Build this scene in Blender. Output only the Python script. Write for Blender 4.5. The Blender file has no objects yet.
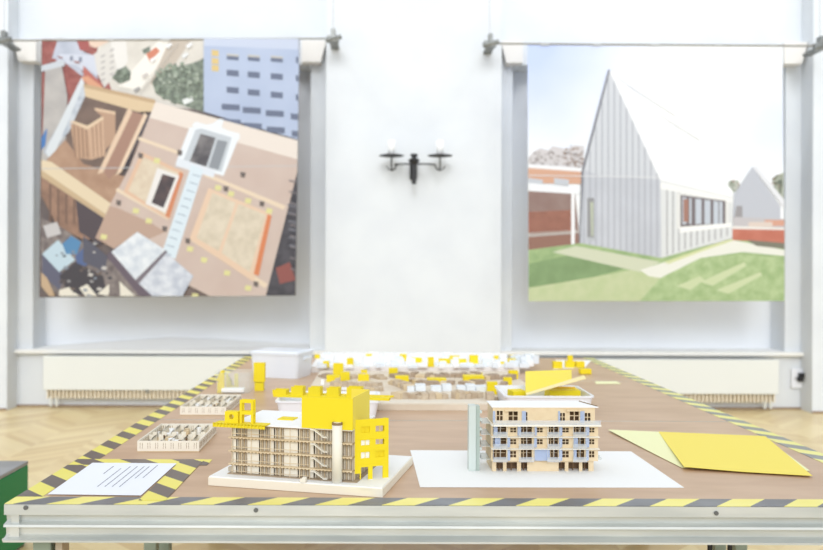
import bpy, math, random
from mathutils import Vector, Matrix
random.seed(7)
SC = bpy.context.scene
COL = SC.collection
# ------------------------------------------------------------------ camera
HC, F, PX, PY, ROLL = 1.195, 830.0, 384.0, 271.0, 0.0035
cam_d = bpy.data.cameras.new('camera'); cam = bpy.data.objects.new('camera', cam_d); COL.objects.link(cam)
cam_d.sensor_width = 36; cam_d.lens = F/823*36
cam_d.shift_x = (411.5-PX)/823; cam_d.shift_y = (PY-275)/823
cam_d.dof.use_dof = True; cam_d.dof.focus_distance = 2.0; cam_d.dof.aperture_fstop = 3.2
cam_d.clip_start = .05
cam.matrix_world = Matrix.Translation((0,0,HC)) @ Matrix.Rotation(math.pi/2,4,'X') @ Matrix.Rotation(ROLL,4,'Z')
SC.camera = cam
# ------------------------------------------------------------------ light
SC.view_settings.view_transform = 'Standard'; SC.view_settings.look = 'None'
SC.view_settings.exposure = 0.0; SC.view_settings.gamma = 1
w = bpy.data.worlds.new('world'); SC.world = w; w.use_nodes = True
w.node_tree.nodes['Background'].inputs[0].default_value = (.90,.955,1,1)
w.node_tree.nodes['Background'].inputs[1].default_value = 0.84
def light(kind, name, loc, target, power, color=(1,1,1), size=.3, size_y=None, spot=None):
    d = bpy.data.lights.new(name, kind); o = bpy.data.objects.new(name, d); COL.objects.link(o)
    o.location = loc; d.energy = power; d.color = color
    o.rotation_euler = (Vector(target)-Vector(loc)).to_track_quat('-Z','Y').to_euler()
    if kind == 'AREA':
        d.size = size
        if size_y: d.shape = 'RECTANGLE'; d.size_y = size_y
    else: d.shadow_soft_size = size
    if spot: d.spot_size = math.radians(spot); d.spot_blend = .6
    return o
light('AREA','ceiling_light',(-.6,3.0,4.6),(0,4.2,.5),16,(1,.985,.96),3.2,1.6)
for e_,a_,d_ in ((1.0,20,(.04,1,-.50)),(.95,110,(0,1,-.14))):
    sun_d = bpy.data.lights.new('window_daylight','SUN'); sun = bpy.data.objects.new('window_daylight',sun_d); COL.objects.link(sun)  # added frontal suns: one for distant spots, one broad fill
    sun_d.energy = e_; sun_d.angle = math.radians(a_); sun_d.color = (.98,.99,1); sun.location = (0,-3,2.5)
    sun.rotation_euler = Vector(d_).to_track_quat('-Z','Y').to_euler()
for sx in (-1.7,2.2):
    light('SPOT','wall_spot',(sx,6.05,4.9),(sx*.75+.07,7.1,2.1),34,(.98,.99,1),.07,None,120)
for sx in (-3.0,3.3):
    light('SPOT','wall_spot',(sx,5.6,4.9),(sx*.7,7.1,1.9),20,(.98,.99,1),.12,None,120)

# ------------------------------------------------------------------ pixel <-> place
ZT = .70
def lev(px,py):
    u=px-PX; v=py-PY
    return (u+ROLL*v)/F, (v-ROLL*u)/F
def T(px,py,z=ZT):                       # a point at a known height
    a,b = lev(px,py); D=(HC-z)/b
    return Vector((a*D,D,z))
def W(px,py,D):                          # a point at a known distance
    a,b = lev(px,py)
    return Vector((a*D,D,HC-b*D))
# ------------------------------------------------------------------ materials
def lin(c):
    return tuple(((x/255)/12.92 if x/255<=.04045 else ((x/255+.055)/1.055)**2.4) for x in c)+(1,)
MATS={}
def mat(name, rgb, rough=.6, metal=0, spec=.5, noise=None, scale=8, bump=0, bscale=None, alpha=1, trans=0, stretch=None, coat=0, ior=1.45, detail=3):
    if name in MATS: return MATS[name]
    m=bpy.data.materials.new(name); m.use_nodes=True; nt=m.node_tree; N=nt.nodes; L=nt.links
    b=N['Principled BSDF']
    b.inputs['Base Color'].default_value=lin(rgb); b.inputs['Roughness'].default_value=rough
    b.inputs['Metallic'].default_value=metal; b.inputs['Specular IOR Level'].default_value=spec
    b.inputs['Alpha'].default_value=alpha; b.inputs['Transmission Weight'].default_value=trans; b.inputs['IOR'].default_value=ior
    b.inputs['Coat Weight'].default_value=coat
    if noise or bump:
        tc=N.new('ShaderNodeTexCoord'); mp=N.new('ShaderNodeMapping'); L.new(tc.outputs['Object'],mp.inputs[0])
        if stretch: mp.inputs['Scale'].default_value=stretch
    if noise:
        n=N.new('ShaderNodeTexNoise'); n.inputs['Scale'].default_value=scale; n.inputs['Detail'].default_value=detail
        L.new(mp.outputs[0],n.inputs[0])
        cr=N.new('ShaderNodeValToRGB'); cr.color_ramp.elements[0].position=.35; cr.color_ramp.elements[1].position=.65
        cr.color_ramp.elements[0].color=lin(rgb); cr.color_ramp.elements[1].color=lin(noise)
        L.new(n.outputs[0],cr.inputs[0]); L.new(cr.outputs[0],b.inputs['Base Color'])
    if bump:
        n2=N.new('ShaderNodeTexNoise'); n2.inputs['Scale'].default_value=bscale or scale; n2.inputs['Detail'].default_value=4
        L.new(mp.outputs[0],n2.inputs[0]); bp=N.new('ShaderNodeBump'); bp.inputs['Strength'].default_value=bump; bp.inputs['Distance'].default_value=.01
        L.new(n2.outputs[0],bp.inputs['Height']); L.new(bp.outputs[0],b.inputs['Normal'])
    MATS[name]=m; return m
def math_node(nt,op,a,b=None,c=None):
    n=nt.nodes.new('ShaderNodeMath'); n.operation=op
    for i,v in enumerate((a,b,c)):
        if v is None: continue
        if isinstance(v,(int,float)): n.inputs[i].default_value=v
        else: nt.links.new(v,n.inputs[i])
    return n.outputs[0]
def tape_mat(name, slope, phase, ya, yb, ka, kb, period=.136):
    if name=='tape_front': period=.1416
    m=bpy.data.materials.new(name); m.use_nodes=True; nt=m.node_tree; N=nt.nodes; L=nt.links; b=N['Principled BSDF']
    tc=N.new('ShaderNodeTexCoord'); sp=N.new('ShaderNodeSeparateXYZ'); L.new(tc.outputs['Object'],sp.inputs[0])
    s=math_node(nt,'MULTIPLY_ADD',sp.outputs[1],slope,sp.outputs[0])
    s=math_node(nt,'ADD',s,phase); s=math_node(nt,'DIVIDE',s,period); s=math_node(nt,'ADD',s,100.0); s=math_node(nt,'FRACT',s)
    g=math_node(nt,'GREATER_THAN',s,.5)
    n=N.new('ShaderNodeTexNoise'); n.inputs['Scale'].default_value=9; L.new(tc.outputs['Object'],n.inputs[0])
    def mx(c1,c2):
        x=N.new('ShaderNodeMix'); x.data_type='RGBA'; x.inputs[6].default_value=lin(c1); x.inputs[7].default_value=lin(c2); L.new(n.outputs[0],x.inputs[0]); return x.outputs[2]
    y=mx(ya,yb); k=mx(ka,kb)
    x=N.new('ShaderNodeMix'); x.data_type='RGBA'; L.new(g,x.inputs[0]); L.new(y,x.inputs[6]); L.new(k,x.inputs[7])
    L.new(x.outputs[2],b.inputs['Base Color']); b.inputs['Roughness'].default_value=.33; b.inputs['Specular IOR Level'].default_value=.5
    return m
# ------------------------------------------------------------------ mesh builder
class MB:
    def __init__(s): s.v=[]; s.f=[]; s.m=[]; s.sm=[]
    def add(s, vs, fs, mi=0, smooth=False):
        o=len(s.v); s.v+=[tuple(p) for p in vs]
        for f in fs: s.f.append(tuple(i+o for i in f)); s.m.append(mi); s.sm.append(smooth)
        return s
    def box(s,x0,x1,y0,y1,z0,z1,mi=0,M=None):
        vs=[Vector((x,y,z)) for z in (z0,z1) for y in (y0,y1) for x in (x0,x1)]
        if M is not None: vs=[M@p for p in vs]
        return s.add(vs,[(0,2,3,1),(4,5,7,6),(0,1,5,4),(2,6,7,3),(0,4,6,2),(1,3,7,5)],mi)
    def prism(s,pts,off,mi=0):           # polygon (3d points) extruded by vector
        n=len(pts); off=Vector(off); a=[Vector(p) for p in pts]; b=[p+off for p in a]
        return s.add(a+b,[tuple(range(n-1,-1,-1)),tuple(range(n,2*n))]+[(i,(i+1)%n,n+(i+1)%n,n+i) for i in range(n)],mi)
    def tube(s,path,r,seg=10,mi=0,cap=True):
        path=[Vector(p) for p in path]; rs=r if isinstance(r,(list,tuple)) else [r]*len(path); vs=[]; fs=[]
        up=None
        for i,p in enumerate(path):
            d=(path[min(i+1,len(path)-1)]-path[max(i-1,0)]).normalized()
            if up is None: up=d.orthogonal().normalized()
            else: up=(up-d*up.dot(d)).normalized()
            q=d.cross(up)
            for k in range(seg):
                a=2*math.pi*k/seg; vs.append(p+(up*math.cos(a)+q*math.sin(a))*rs[i])
        for i in range(len(path)-1):
            for k in range(seg): fs.append((i*seg+k,i*seg+(k+1)%seg,(i+1)*seg+(k+1)%seg,(i+1)*seg+k))
        s.add(vs,fs,mi,True)
        if cap: s.add(vs[:seg],[tuple(range(seg-1,-1,-1))],mi); s.add(vs[-seg:],[tuple(range(seg))],mi)
        return s
    def lathe(s,prof,c,seg=24,mi=0):     # (r,z) rings about vertical axis
        c=Vector(c); vs=[]; fs=[]
        for r,z in prof:
            for k in range(seg):
                a=2*math.pi*k/seg; vs.append(c+Vector((r*math.cos(a),r*math.sin(a),z)))
        for i in range(len(prof)-1):
            for k in range(seg): fs.append((i*seg+k,i*seg+(k+1)%seg,(i+1)*seg+(k+1)%seg,(i+1)*seg+k))
        return s.add(vs,fs,mi,True)
    def build(s,name,mats,parent=None,bevel=0,loc=None,rotz=0):
        me=bpy.data.meshes.new(name); me.from_pydata(s.v,[],s.f)
        for m in (mats if isinstance(mats,(list,tuple)) else [mats]): me.materials.append(m)
        me.polygons.foreach_set('material_index',s.m); me.polygons.foreach_set('use_smooth',s.sm); me.update()
        o=bpy.data.objects.new(name,me); COL.objects.link(o)
        if parent: o.parent=parent
        if loc is not None: o.location=loc
        o.rotation_euler[2]=rotz
        if bevel:
            b=o.modifiers.new('bevel','BEVEL'); b.width=bevel; b.segments=2; b.limit_method='ANGLE'
        return o
def tag(o,label,cat,group=None):
    o['label']=label; o['category']=cat
    if group: o['group']=group
    return o
def thing(name,label,cat,loc=(0,0,0),rz=0,group=None):
    o=bpy.data.objects.new(name,None); COL.objects.link(o); o.location=loc; o.rotation_euler[2]=rz; o.empty_display_size=.05
    return tag(o,label,cat,group)
def frame(loc,rz): return Matrix.Translation(Vector(loc))@Matrix.Rotation(rz,4,'Z')
def struct(o): o['kind']='structure'; return o

white_wall=mat('white_plaster',(219,223,228),.9,spec=.2,noise=(224,228,232),scale=3,bump=.25,bscale=6)
grey_panel=mat('niche_grey_panel',(232,235,240),.9,spec=.2,noise=(235,238,242),scale=2)
jamb_mat=mat('cream_reveal',(233,230,226),.9,spec=.2)
sill_mat=mat('sill_board_paint',(236,235,232),.5)
radiator_mat=mat('radiator_enamel',(226,228,224),.4)
alu=mat('aluminium',(196,200,198),.42,metal=.55,noise=(214,216,212),scale=30,stretch=(.15,1,1))
alu2=mat('aluminium_dull',(168,172,166),.5,metal=.4)
ply=mat('basswood_ply',(222,203,170),.7,noise=(214,192,156),scale=60,stretch=(.2,1,1))
plypale=mat('pale_card',(238,232,218),.7)
white_card=mat('white_card',(244,244,243),.7)
yel=mat('yellow_card',(236,213,24),.6)
yel2=mat('pale_yellow_card',(240,220,84),.6)
burn=mat('laser_burnt_edge',(140,114,80),.8)
shade_net=mat('brown_screen',(178,166,148),.8,noise=(192,181,164),scale=240,stretch=(3,3,.2))
white_pl=mat('white_plastic',(238,240,246),.35)
clear=mat('clear_plastic',(235,245,245),.1,alpha=.13,spec=.6)
frost=mat('frosted_acrylic',(214,224,220),.35,alpha=.82)
ice=mat('translucent_white_acrylic',(240,246,252),.3,alpha=.86)
blue_ac=mat('blue_film',(190,206,236),.3,alpha=.62)
dark=mat('dark_metal',(48,48,50),.5,metal=.3)
black=mat('black_rubber',(35,36,40),.6)
steel=mat('steel_clamp',(150,152,150),.4,metal=.7,noise=(110,112,110),scale=60)
ink=mat('print_ink',(118,120,134),.8)
brown_model=mat('brown_board',(186,166,142),.8,noise=(206,190,168),scale=40)
darkbrown=mat('deep_brown_opening',(92,72,52),.8)

# ------------------------------------------------------------------ setting
def floor_mat():
    m=bpy.data.materials.new('oak_parquet'); m.use_nodes=True; nt=m.node_tree; N=nt.nodes; L=nt.links; b=N['Principled BSDF']
    tc=N.new('ShaderNodeTexCoord'); sp=N.new('ShaderNodeSeparateXYZ'); L.new(tc.outputs['Object'],sp.inputs[0])
    Wd=.34
    fx=math_node(nt,'ADD',math_node(nt,'DIVIDE',sp.outputs[0],Wd),50.0)
    idx=math_node(nt,'FLOOR',fx); par=math_node(nt,'PINGPONG',fx,1.0)
    v=math_node(nt,'ADD',sp.outputs[1],math_node(nt,'MULTIPLY',par,Wd))
    vi=math_node(nt,'FLOOR',math_node(nt,'ADD',math_node(nt,'DIVIDE',v,.085),400.0))
    cb=N.new('ShaderNodeCombineXYZ'); L.new(idx,cb.inputs[0]); L.new(vi,cb.inputs[1])
    wn=N.new('ShaderNodeTexWhiteNoise'); wn.noise_dimensions='2D'; L.new(cb.outputs[0],wn.inputs['Vector'])
    cr=N.new('ShaderNodeValToRGB'); e=cr.color_ramp.elements
    e[0].color=lin((226,196,140)); e[1].color=lin((250,228,176)); L.new(wn.outputs[0],cr.inputs[0])
    n=N.new('ShaderNodeTexNoise'); n.inputs['Scale'].default_value=1.2; L.new(tc.outputs['Object'],n.inputs[0])
    mx=N.new('ShaderNodeMix'); mx.data_type='RGBA'; mx.blend_type='MULTIPLY'; mx.inputs[0].default_value=.25
    L.new(cr.outputs[0],mx.inputs[6]); L.new(n.outputs[0],mx.inputs[7]); L.new(mx.outputs[2],b.inputs['Base Color'])
    b.inputs['Roughness'].default_value=.32; b.inputs['Specular IOR Level'].default_value=.45
    return m
YF,YN,YD=7.05,7.25,7.52                       # pier face, niche plane, niche back
struct(MB().box(-7,7,-2.5,8,-.1,0).build('floor',floor_mat()))
ZTOP=5.4
ZS=.50                                        # sill height
NI=[dict(o=(-3.2,-.498),i=(-3.066,-.646)),dict(o=(.994,3.64),i=(1.118,3.503))]
wall=MB()
xs=[-7,-3.2,-.498,.994,3.64,7]
for a,b_ in ((0,1),(2,3),(4,5)): wall.box(xs[a],xs[b_],YF,8.2,0,ZTOP)
ZL=3.0
for n in NI:
    (a,d),(b_,c)=n['o'],n['i']
    wall.box(a,b_,YN,8.2,ZS-.03,ZTOP); wall.box(c,d,YN,8.2,ZS-.03,ZTOP)      # pilasters
    wall.box(a,d,YN,8.2,0,ZS-.03)                                           # below the sill
    wall.box(b_,c,YN,8.2,ZL,ZTOP)                                           # lintel
wo=struct(wall.build('wall_back',white_wall))
for k,n in enumerate(NI):
    (a,d),(b_,c)=n['o'],n['i']
    # grey panel closing the window opening
    struct(MB().box(b_,c,YD,8.0,ZS-.03,ZL).build('window_%d'%(k+1),grey_panel))
    # sloping plaster ledge with a ridge shaped like the lit patch below the banner's shadow, and the sill board in front of it
    pk = W(172,337,YD-.02) if k==0 else W(717,348.5,YD-.02)
    z2 = W(312,344,YD-.02).z if k==0 else W(512,355,YD-.02).z
    z0 = ZS+.004; ye=YD-.001
    mb=MB()
    zl,zr=(z0+.004,z2) if k==0 else (z2,z0+.004)
    v=[(b_,YN,z0-.03),(c,YN,z0-.03),(c,ye,z0-.03),(b_,ye,z0-.03),(b_,YN,z0),(c,YN,z0),(c,ye,max(zr,z0)),(b_,ye,max(zl,z0)),(pk.x,ye,pk.z),(pk.x,YN,z0)]
    mb.add(v,[(0,3,2,1),(0,1,5,9,4),(4,9,8,7),(9,5,6,8),(1,2,6,5),(0,4,7,3),(2,3,7,8,6)])
    struct(mb.build('trim_%d'%(k+1),white_card))
    struct(MB().box(a+.001,d-.001,YN-.07,YN+.03,ZS-.03,ZS+.004).build('trim_%d'%(k+3),sill_mat,bevel=.006))
    # impost blocks on both pilasters
    for j,(x0,x1,xi) in enumerate(((a,b_,b_+.07),(c,d,c-.07))):
        mb=MB(); zt,zb=W(100,40,YN-.1).z,W(100,62,YN-.1).z
        lo,hi=(x0+.002,xi) if j==0 else (xi,x1-.002)
        slant=.05
        if j==0: pts=[(lo,0,zt),(hi,0,zt),(hi,0,zb),(lo+slant,0,zb)]
        else: pts=[(lo,0,zt),(hi,0,zt),(hi-slant,0,zb),(lo,0,zb)]
        mb.prism([(p[0],YN-.12,p[2]) for p in pts],(0,.119,0))
        struct(mb.build('trim_%d'%(5+2*k+j),jamb_mat,bevel=.004))
# narrow brown skirting line along the wall foot
base_m=mat('brown_skirting',(150,128,108),.6)
sk=MB()
for x0,x1,y in ((-7,-3.2,YF),(-3.2,-.498,YN),(-.498,.994,YF),(.994,3.64,YN),(3.64,7,YF)):
    sk.box(x0,x1,y-.012,y-.001,.0,.018)
struct(sk.build('baseboard_back',base_m))

# ------------------------------------------------------------------ radiators
def radiator(px0,px1,pyt,pyb,label,valve):
    D=YN-.14
    a=W(px0,pyt,D); b=W(px1,pyb,D); x0,x1,zt,zb=a.x,b.x,a.z,b.z
    zt=min(zt,ZS-.035)
    t=thing('radiator',label,'radiator',((x0+x1)/2,D,0),0,'white panel radiators under the two niches'); h=(x1-x0)/2
    MB().box(-h,h,0,.018,zb,zt).build('front_panel',radiator_mat,t,bevel=.006)
    f=MB(); n=int((x1-x0)/.034)
    for i in range(n):
        x=-h+.03+i*(2*h-.06)/(n-1); f.box(x-.006,x+.006,.022,.06,zb-.075,zt-.02)
    f.build('convector_fins',mat('cream_fin',(234,224,204),.6),t)  # beige holds shade and warm parquet bounce on the fins
    MB().box(-h+.01,h-.01,.062,.075,zb-.075,zt-.01).build('rear_panel',mat('cream_back',(230,218,196),.6),t)  # same painted-in parquet bounce on the back plate
    g=MB()
    for i in range(int((x1-x0)/.03)): g.box(-h+.01+i*.03,-h+.022+i*.03,.02,.075,zt-.006,zt)
    g.build('top_grille',radiator_mat,t)
    p=MB(); s=1 if valve>0 else -1
    p.tube([(s*(h-.05),.045,zb-.06),(s*(h-.05),.045,.02)],.011); p.tube([(s*(h-.1),.045,zb-.06),(s*(h-.1),.045,.02)],.011)
    p.build('pipe',radiator_mat,t)
    v=MB(); v.tube([(valve*(h*.2),-.0,zb-.006),(valve*(h*.2),.03,zb-.006)],.014); v.build('valve',steel,t)
    for q in (-.7,.7): MB().box(q*h-.02,q*h+.02,.075,.135,zt-.1,zt-.04).build('wall_bracket',radiator_mat,t)
    return t
radiator(43,303,356,391,'long white panel radiator on the left, below the niche with the construction site banner',-1)
radiator(522,779,359,394.5,'long white panel radiator on the right, below the niche with the zinc house banner',1)

# ------------------------------------------------------------------ socket, plug and cord
p0=W(790,382,YN)
t=thing('wall_socket','white double wall socket beside the right radiator','socket',(p0.x+.06,YN-.001,p0.z),0)
MB().box(-.06,.07,-.03,0,-.05,.12).build('socket_plate',white_pl,t,bevel=.006)
for dx in (-.02,.035): MB().tube([(dx,-.034,.035),(dx,-.028,.035)],.02,16).build('outlet',mat('outlet_grey',(200,200,204),.5),t)
t=thing('power_plug','dark plug with a thin grey cord hanging from the wall socket','plug',(p0.x+.09,YN-.036,p0.z),0)
MB().tube([(-.03,-.04,.03),(-.03,-.001,.03)],.02,12).tube([(.03,-.04,.02),(.03,-.001,.02)],.02,12).box(-.04,.05,-.04,-.004,.045,.085).build('plug_body',black,t)
MB().tube([(.03,-.04,.0),(.055,-.05,-.06),(.05,-.05,-.16),(.04,-.05,-.24),(.06,-.06,-.3),(.1,-.08,-p0.z+.012)],.006,8).build('cord',mat('grey_cord',(110,116,124),.6),t)

# ------------------------------------------------------------------ banners
YB=6.82
PM={}
def pm(rgb,rgb2=None,scale=5):
    def soft(c):
        g=sum(c)/3; return tuple(int(min(252,(g+(x-g)*.74)*.88+255*.08)) for x in c)
    rgb=soft(rgb); rgb2=soft(rgb2) if rgb2 else None
    k=('print_%d_%d_%d'%rgb)+('n' if rgb2 else '')
    return mat(k,rgb,.65,spec=.3,noise=rgb2,scale=scale)
def banner(name,label,corners,polys,rod,clips,sway):
    a=W(*corners[0],YB); org=Vector((W((corners[0][0]+corners[1][0])/2,corners[0][1],YB).x,YB,a.z))
    t=thing('hanging_banner',label,'banner',org,0)
    mb=MB(); mats=[]
    c=[W(*q,YB)-org for q in corners]           # TL,TR,BR,BL
    mats.append(polys[0][1])
    mb.prism([c[0],c[1],c[2],c[3]],(0,.004,0),0)
    for i,(pts,m) in enumerate(polys[1:]):
        if m not in mats: mats.append(m)
        q=[W(x,y,YB)-org for x,y in pts]
        # clockwise in the picture = facing the room
        off=Vector((0,-.00004*(i+1)-.0001,0))
        area=sum(q[k].x*q[(k+1)%len(q)].z-q[(k+1)%len(q)].x*q[k].z for k in range(len(q)))
        idx=list(range(len(q)))
        if area<0: idx=idx[::-1]
        mb.add([p+off for p in q],[tuple(idx)],mats.index(m))
    mb.build('banner_print',mats,t)
    r0,r1=W(*rod[0],YB)-org,W(*rod[1],YB)-org
    MB().tube([r0,r1],.008,8).build('rod',mat('rod_grey',(150,146,138),.4,metal=.5),t)
    for r,sg in ((r0,-1),(r1,1)):
        m=MB(); m.box(r.x-.05,r.x+.05,-.03,.03,r.z-.03,r.z+.02); m.box(r.x-.015,r.x+.02,-.035,.035,r.z,r.z+.075); m.tube([r+Vector((-.06,-.02,-.02)),r+Vector((.07,-.02,.01))],.02,8)
        m.box(r.x-.03,r.x+.04,.03,YF-YB-.002,r.z-.03,r.z-.005)
        m.build('clamp',steel,t,bevel=.004)
        MB().tube([r+Vector((.0,0,.02)),r+Vector((sway,0,2.2))],.003,6).build('cable',mat('cable_grey',(190,190,194),.5),t)
    for cx in clips:
        p=W(cx,corners[0][1]+1,YB)-org; MB().box(p.x-.035,p.x+.035,-.01,.008,c[0].z-.012,c[0].z+.004).build('clip',mat('clip_grey',(180,180,178),.5),t)
    return t
# --- left print : timber roof module craned over a city, traced as flat areas of the print
P=[]
tan=pm((206,180,166),(200,172,158),3)
P.append((None,pm((118,98,92),(90,78,80),4)))
def add(m,*pts): P.append((pts,m))
street=pm((208,200,188),(222,214,202),6)
add(street,(88,39),(204,39),(204,110),(180,108),(90,86))
add(pm((238,232,222)),(160,39),(176,39),(140,90),(118,86))
add(pm((196,178,160)),(170,39),(192,39),(160,86),(150,84))
add(pm((222,118,84)),(146,54),(156,47),(160,51),(150,62))
add(pm((150,66,62),(176,88,80),14),(42,39),(100,39),(96,56),(104,66),(112,92),(78,120),(42,170))
add(pm((170,178,200),(186,192,212),10),(58,39),(76,39),(84,52),(95,56),(100,100),(92,84),(64,62),(52,58))
add(pm((198,204,222)),(60,54),(94,55),(98,76),(72,64),(56,62))
add(pm((176,74,70)),(76,39),(90,39),(88,52),(80,50))
for x,y in ((70,56),(79,57)): add(pm((120,126,150)),(x,y),(x+3,y),(x+3,y+5),(x,y+5))
add(pm((232,196,170)),(88,39),(112,39),(108,42),(96,48),(90,46))
add(pm((214,208,200)),(94,54),(112,42),(118,72),(104,88),(97,72))
add(pm((226,222,216)),(110,40),(126,40),(128,62),(118,72))
for i in range(5):
    for j in range(2):
        x=101+j*9-i*.0; y=56+i*6-j*6; add(pm((178,172,168)),(x,y),(x+4,y-2),(x+4,y),(x,y+2))
green=pm((92,104,92),(132,146,126),22)
add(green,(112,78),(118,70),(126,66),(131,72),(130,80),(120,84))
add(green,(152,82),(158,74),(168,70),(182,66),(196,62),(204,58),(204,112),(190,108),(168,100),(156,94))
add(green,(142,50),(150,46),(150,52),(144,54))
add(pm((226,232,230)),(182,100),(192,96),(193,101),(184,105))
# the pale blue office block
blue=pm((160,178,216),(172,188,224),2)
add(blue,(204,39),(299,39),(299,140),(204,112))
add(pm((186,198,228)),(204,39),(299,39),(299,50),(204,46))
wdk=pm((92,104,136))
for r,yy in enumerate((54,70,87,104,118)):
    for cidx,xx in enumerate((227,248,271,296)):
        y=yy+(cidx*1.0)+ (cidx*.9*r*.8); wdt=12 if r<3 else 18
        if r==3: xx-=5
        if r==4: xx-=4; y+=1
        x2=min(xx+wdt,298.5)
        if x2>xx: add(wdk,(xx,y),(x2,y+1),(x2,y+7),(xx,y+6))
        if r==0 and cidx<3: add(pm((190,186,176)),(xx,y),(x2,y+1),(x2,y+3),(xx,y+2))
for y in (50,58,65): add(pm((226,190,104)),(212,y),(219,y+1),(219,y+7),(212,y+6))
# party wall, zinc slope, white gable pieces left
add(pm((166,160,158),(182,176,172),8),(46,66),(62,64),(68,96),(66,160),(56,166),(42,160),(44,120))
add(pm((190,198,208)),(42,66),(64,60),(66,66),(42,72))
add(pm((158,170,188),(194,202,214),16),(82,78),(90,92),(84,118),(64,138),(50,158),(44,152),(62,120))
add(pm((206,214,222)),(82,78),(85,82),(56,152),(50,158),(46,152))
add(pm((196,92,78)),(84,66),(96,78),(104,86),(94,88),(84,82))
add(pm((226,146,104)),(82,78),(88,76),(104,88),(92,90))
add(pm((48,110,196)),(42,138),(48,128),(46,146),(42,150))
# dark cavity and timber boxes
add(pm((104,80,72),(124,96,84),6),(86,96),(140,112),(154,120),(120,176),(110,184),(42,166),(66,140))
add(pm((186,140,108),(170,122,92),9),(42,166),(66,140),(84,164),(110,172),(150,184),(142,222),(100,218),(42,182))
add(pm((196,148,112)),(71,124),(88,128),(92,160),(76,158))
for i in range(5): add(pm((148,104,78)),(74+i*4,126+i*.6),(75.4+i*4,126+i*.6),(77+i*4,158),(75.6+i*4,158))
add(pm((206,160,124)),(88,128),(104,118),(106,156),(92,160))
for i in range(3): add(pm((160,114,86)),(92+i*4,126-i*2),(93.4+i*4,125-i*2),(95+i*4,158),(94+i*4,158))
add(pm((226,190,150)),(70,122),(74,121),(88,126),(104,116),(105,119),(88,130))
add(pm((188,142,110)),(95,110),(116,114),(116,140),(106,150),(104,118))
add(pm((222,182,144)),(95,108),(116,112),(116,115),(96,111))
add(pm((150,106,84)),(120,140),(132,112),(132,140),(116,170),(104,170))
add(pm((96,104,124)),(122,138),(128,136),(128,150),(122,154))
add(pm((228,190,154)),(129,108),(133,112),(106,172),(98,174))
add(pm((168,120,98)),(133,112),(146,116),(124,164),(110,180),(104,172))
add(pm((232,196,162)),(145,113),(148,116),(122,172),(116,176))
add(pm((70,64,74)),(148,116),(150,119),(126,168),(122,172))
# top beam
add(pm((222,188,140)),(84,84),(156,100),(154,112),(138,112),(86,97))
add(pm((196,158,112)),(84,84),(156,100),(156,104),(85,88))
# long lower beam and board wall
add(pm((160,114,88),(134,94,74),12),(42,176),(104,216),(106,238),(84,240),(58,226),(42,196))
for i in range(7): add(pm((112,80,66)),(50+i*8,184+i*5),(52+i*8,185+i*5),(52+i*8,226),(50+i*8,222))
add(pm((74,62,70)),(76,196),(104,216),(102,246),(80,232))
add(pm((226,202,160)),(42,160),(52,162),(112,204),(106,218),(42,176))
add(pm((200,166,120)),(42,170),(106,214),(106,219),(42,177))
# big roof panel of the module
add(tan,(156,102),(299,141),(299,166),(267,296),(210,296),(96,238),(110,206),(130,168))
add(pm((230,214,202)),(156,102),(299,141),(299,160),(150,118))
add(pm((188,150,128)),(96,238),(110,206),(118,208),(150,222),(166,232),(120,252))
add(pm((186,186,190)),(42,168.6),(299,165.6),(299,166.4),(42,169.4))
add(pm((52,50,60),(74,70,80),14),(299,166),(299,296),(266,296))
add(pm((150,68,62)),(276,268),(290,262),(296,280),(280,284))
for i in range(6): add(pm((104,104,116)),(288+i*.6,204+i*8),(297,206+i*8),(297,208+i*8),(288,206+i*8))
# rails with grey brackets
cr=pm((232,204,170))
add(cr,(138,140),(140,137),(198,158),(196,161)); add(cr,(204,176),(206,173),(286,206),(284,210))
add(cr,(116,191),(118,188),(170,216),(168,220)); add(cr,(190,240),(192,236),(268,284),(265,288))
# skylight frame, ladder strip
add(pm((226,234,244)),(213,124),(220,119),(224,120),(222,128),(240,136),(224,176),(208,172),(176,164),(190,128))
add(pm((188,196,208)),(196,130),(205,128),(232,138),(222,172),(212,170),(184,160))
add(pm((72,70,78),(120,116,118),9),(201,134),(216,138),(206,169),(190,162))
add(pm((132,140,150)),(218,140),(228,142),(219,170),(209,168))
add(pm((216,224,236)),(178,158),(216,170),(214,178),(176,166))
add(pm((228,234,242)),(192,126),(196,122),(240,134),(240,140))
add(pm((206,224,238)),(192,165),(204,170),(176,259),(162,254))
for i in range(11):
    x=196-i*2.9; y=174+i*7.8; add(pm((150,170,190)),(x-3,y),(x+5,y+2.6),(x+4.7,y+3.6),(x-3.3,y+1))
# sheathed panel 1 and its dark window
add(pm((228,178,142)),(142,152),(184,172),(170,220),(124,192))
add(pm((214,190,158),(222,202,172),20),(144,157),(180,174),(166,215),(129,191))
add(pm((222,120,72)),(180,172),(184,174),(170,218),(166,216))
add(pm((228,222,220)),(158,168),(180,176),(166,213),(146,204))
add(pm((58,52,60),(92,70,70),10),(163,174),(176,178),(164,208),(152,203))
# sheathed panel 2, two bays
add(pm((232,192,156)),(209,188),(272,214),(254,282),(190,239))
add(pm((222,206,178),(206,188,160),14),(213,193),(236,203),(219,251),(197,238))
add(pm((222,206,178),(206,188,160),14),(239,204),(266,215),(250,272),(222,253))
add(pm((232,116,60)),(268,214),(272,216),(259,276),(254,274))
ys=pm((224,216,130))
for x,y in ((216,185),(229,191),(246,198),(267,208),(188,246),(202,257),(225,270),(246,285),(102,234),(134,208),(147,218),(155,158),(193,293)):
    add(ys,(x,y),(x+6,y+1),(x+5,y+6),(x-1,y+5))
gk=pm((100,88,84))
for x,y in ((224,186),(260,201),(139,153),(117,200),(163,226),(186,238),(254,281),(241,172),(178,150)):
    add(gk,(x,y),(x+5,y+1),(x+4,y+6),(x,y+5))
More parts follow.
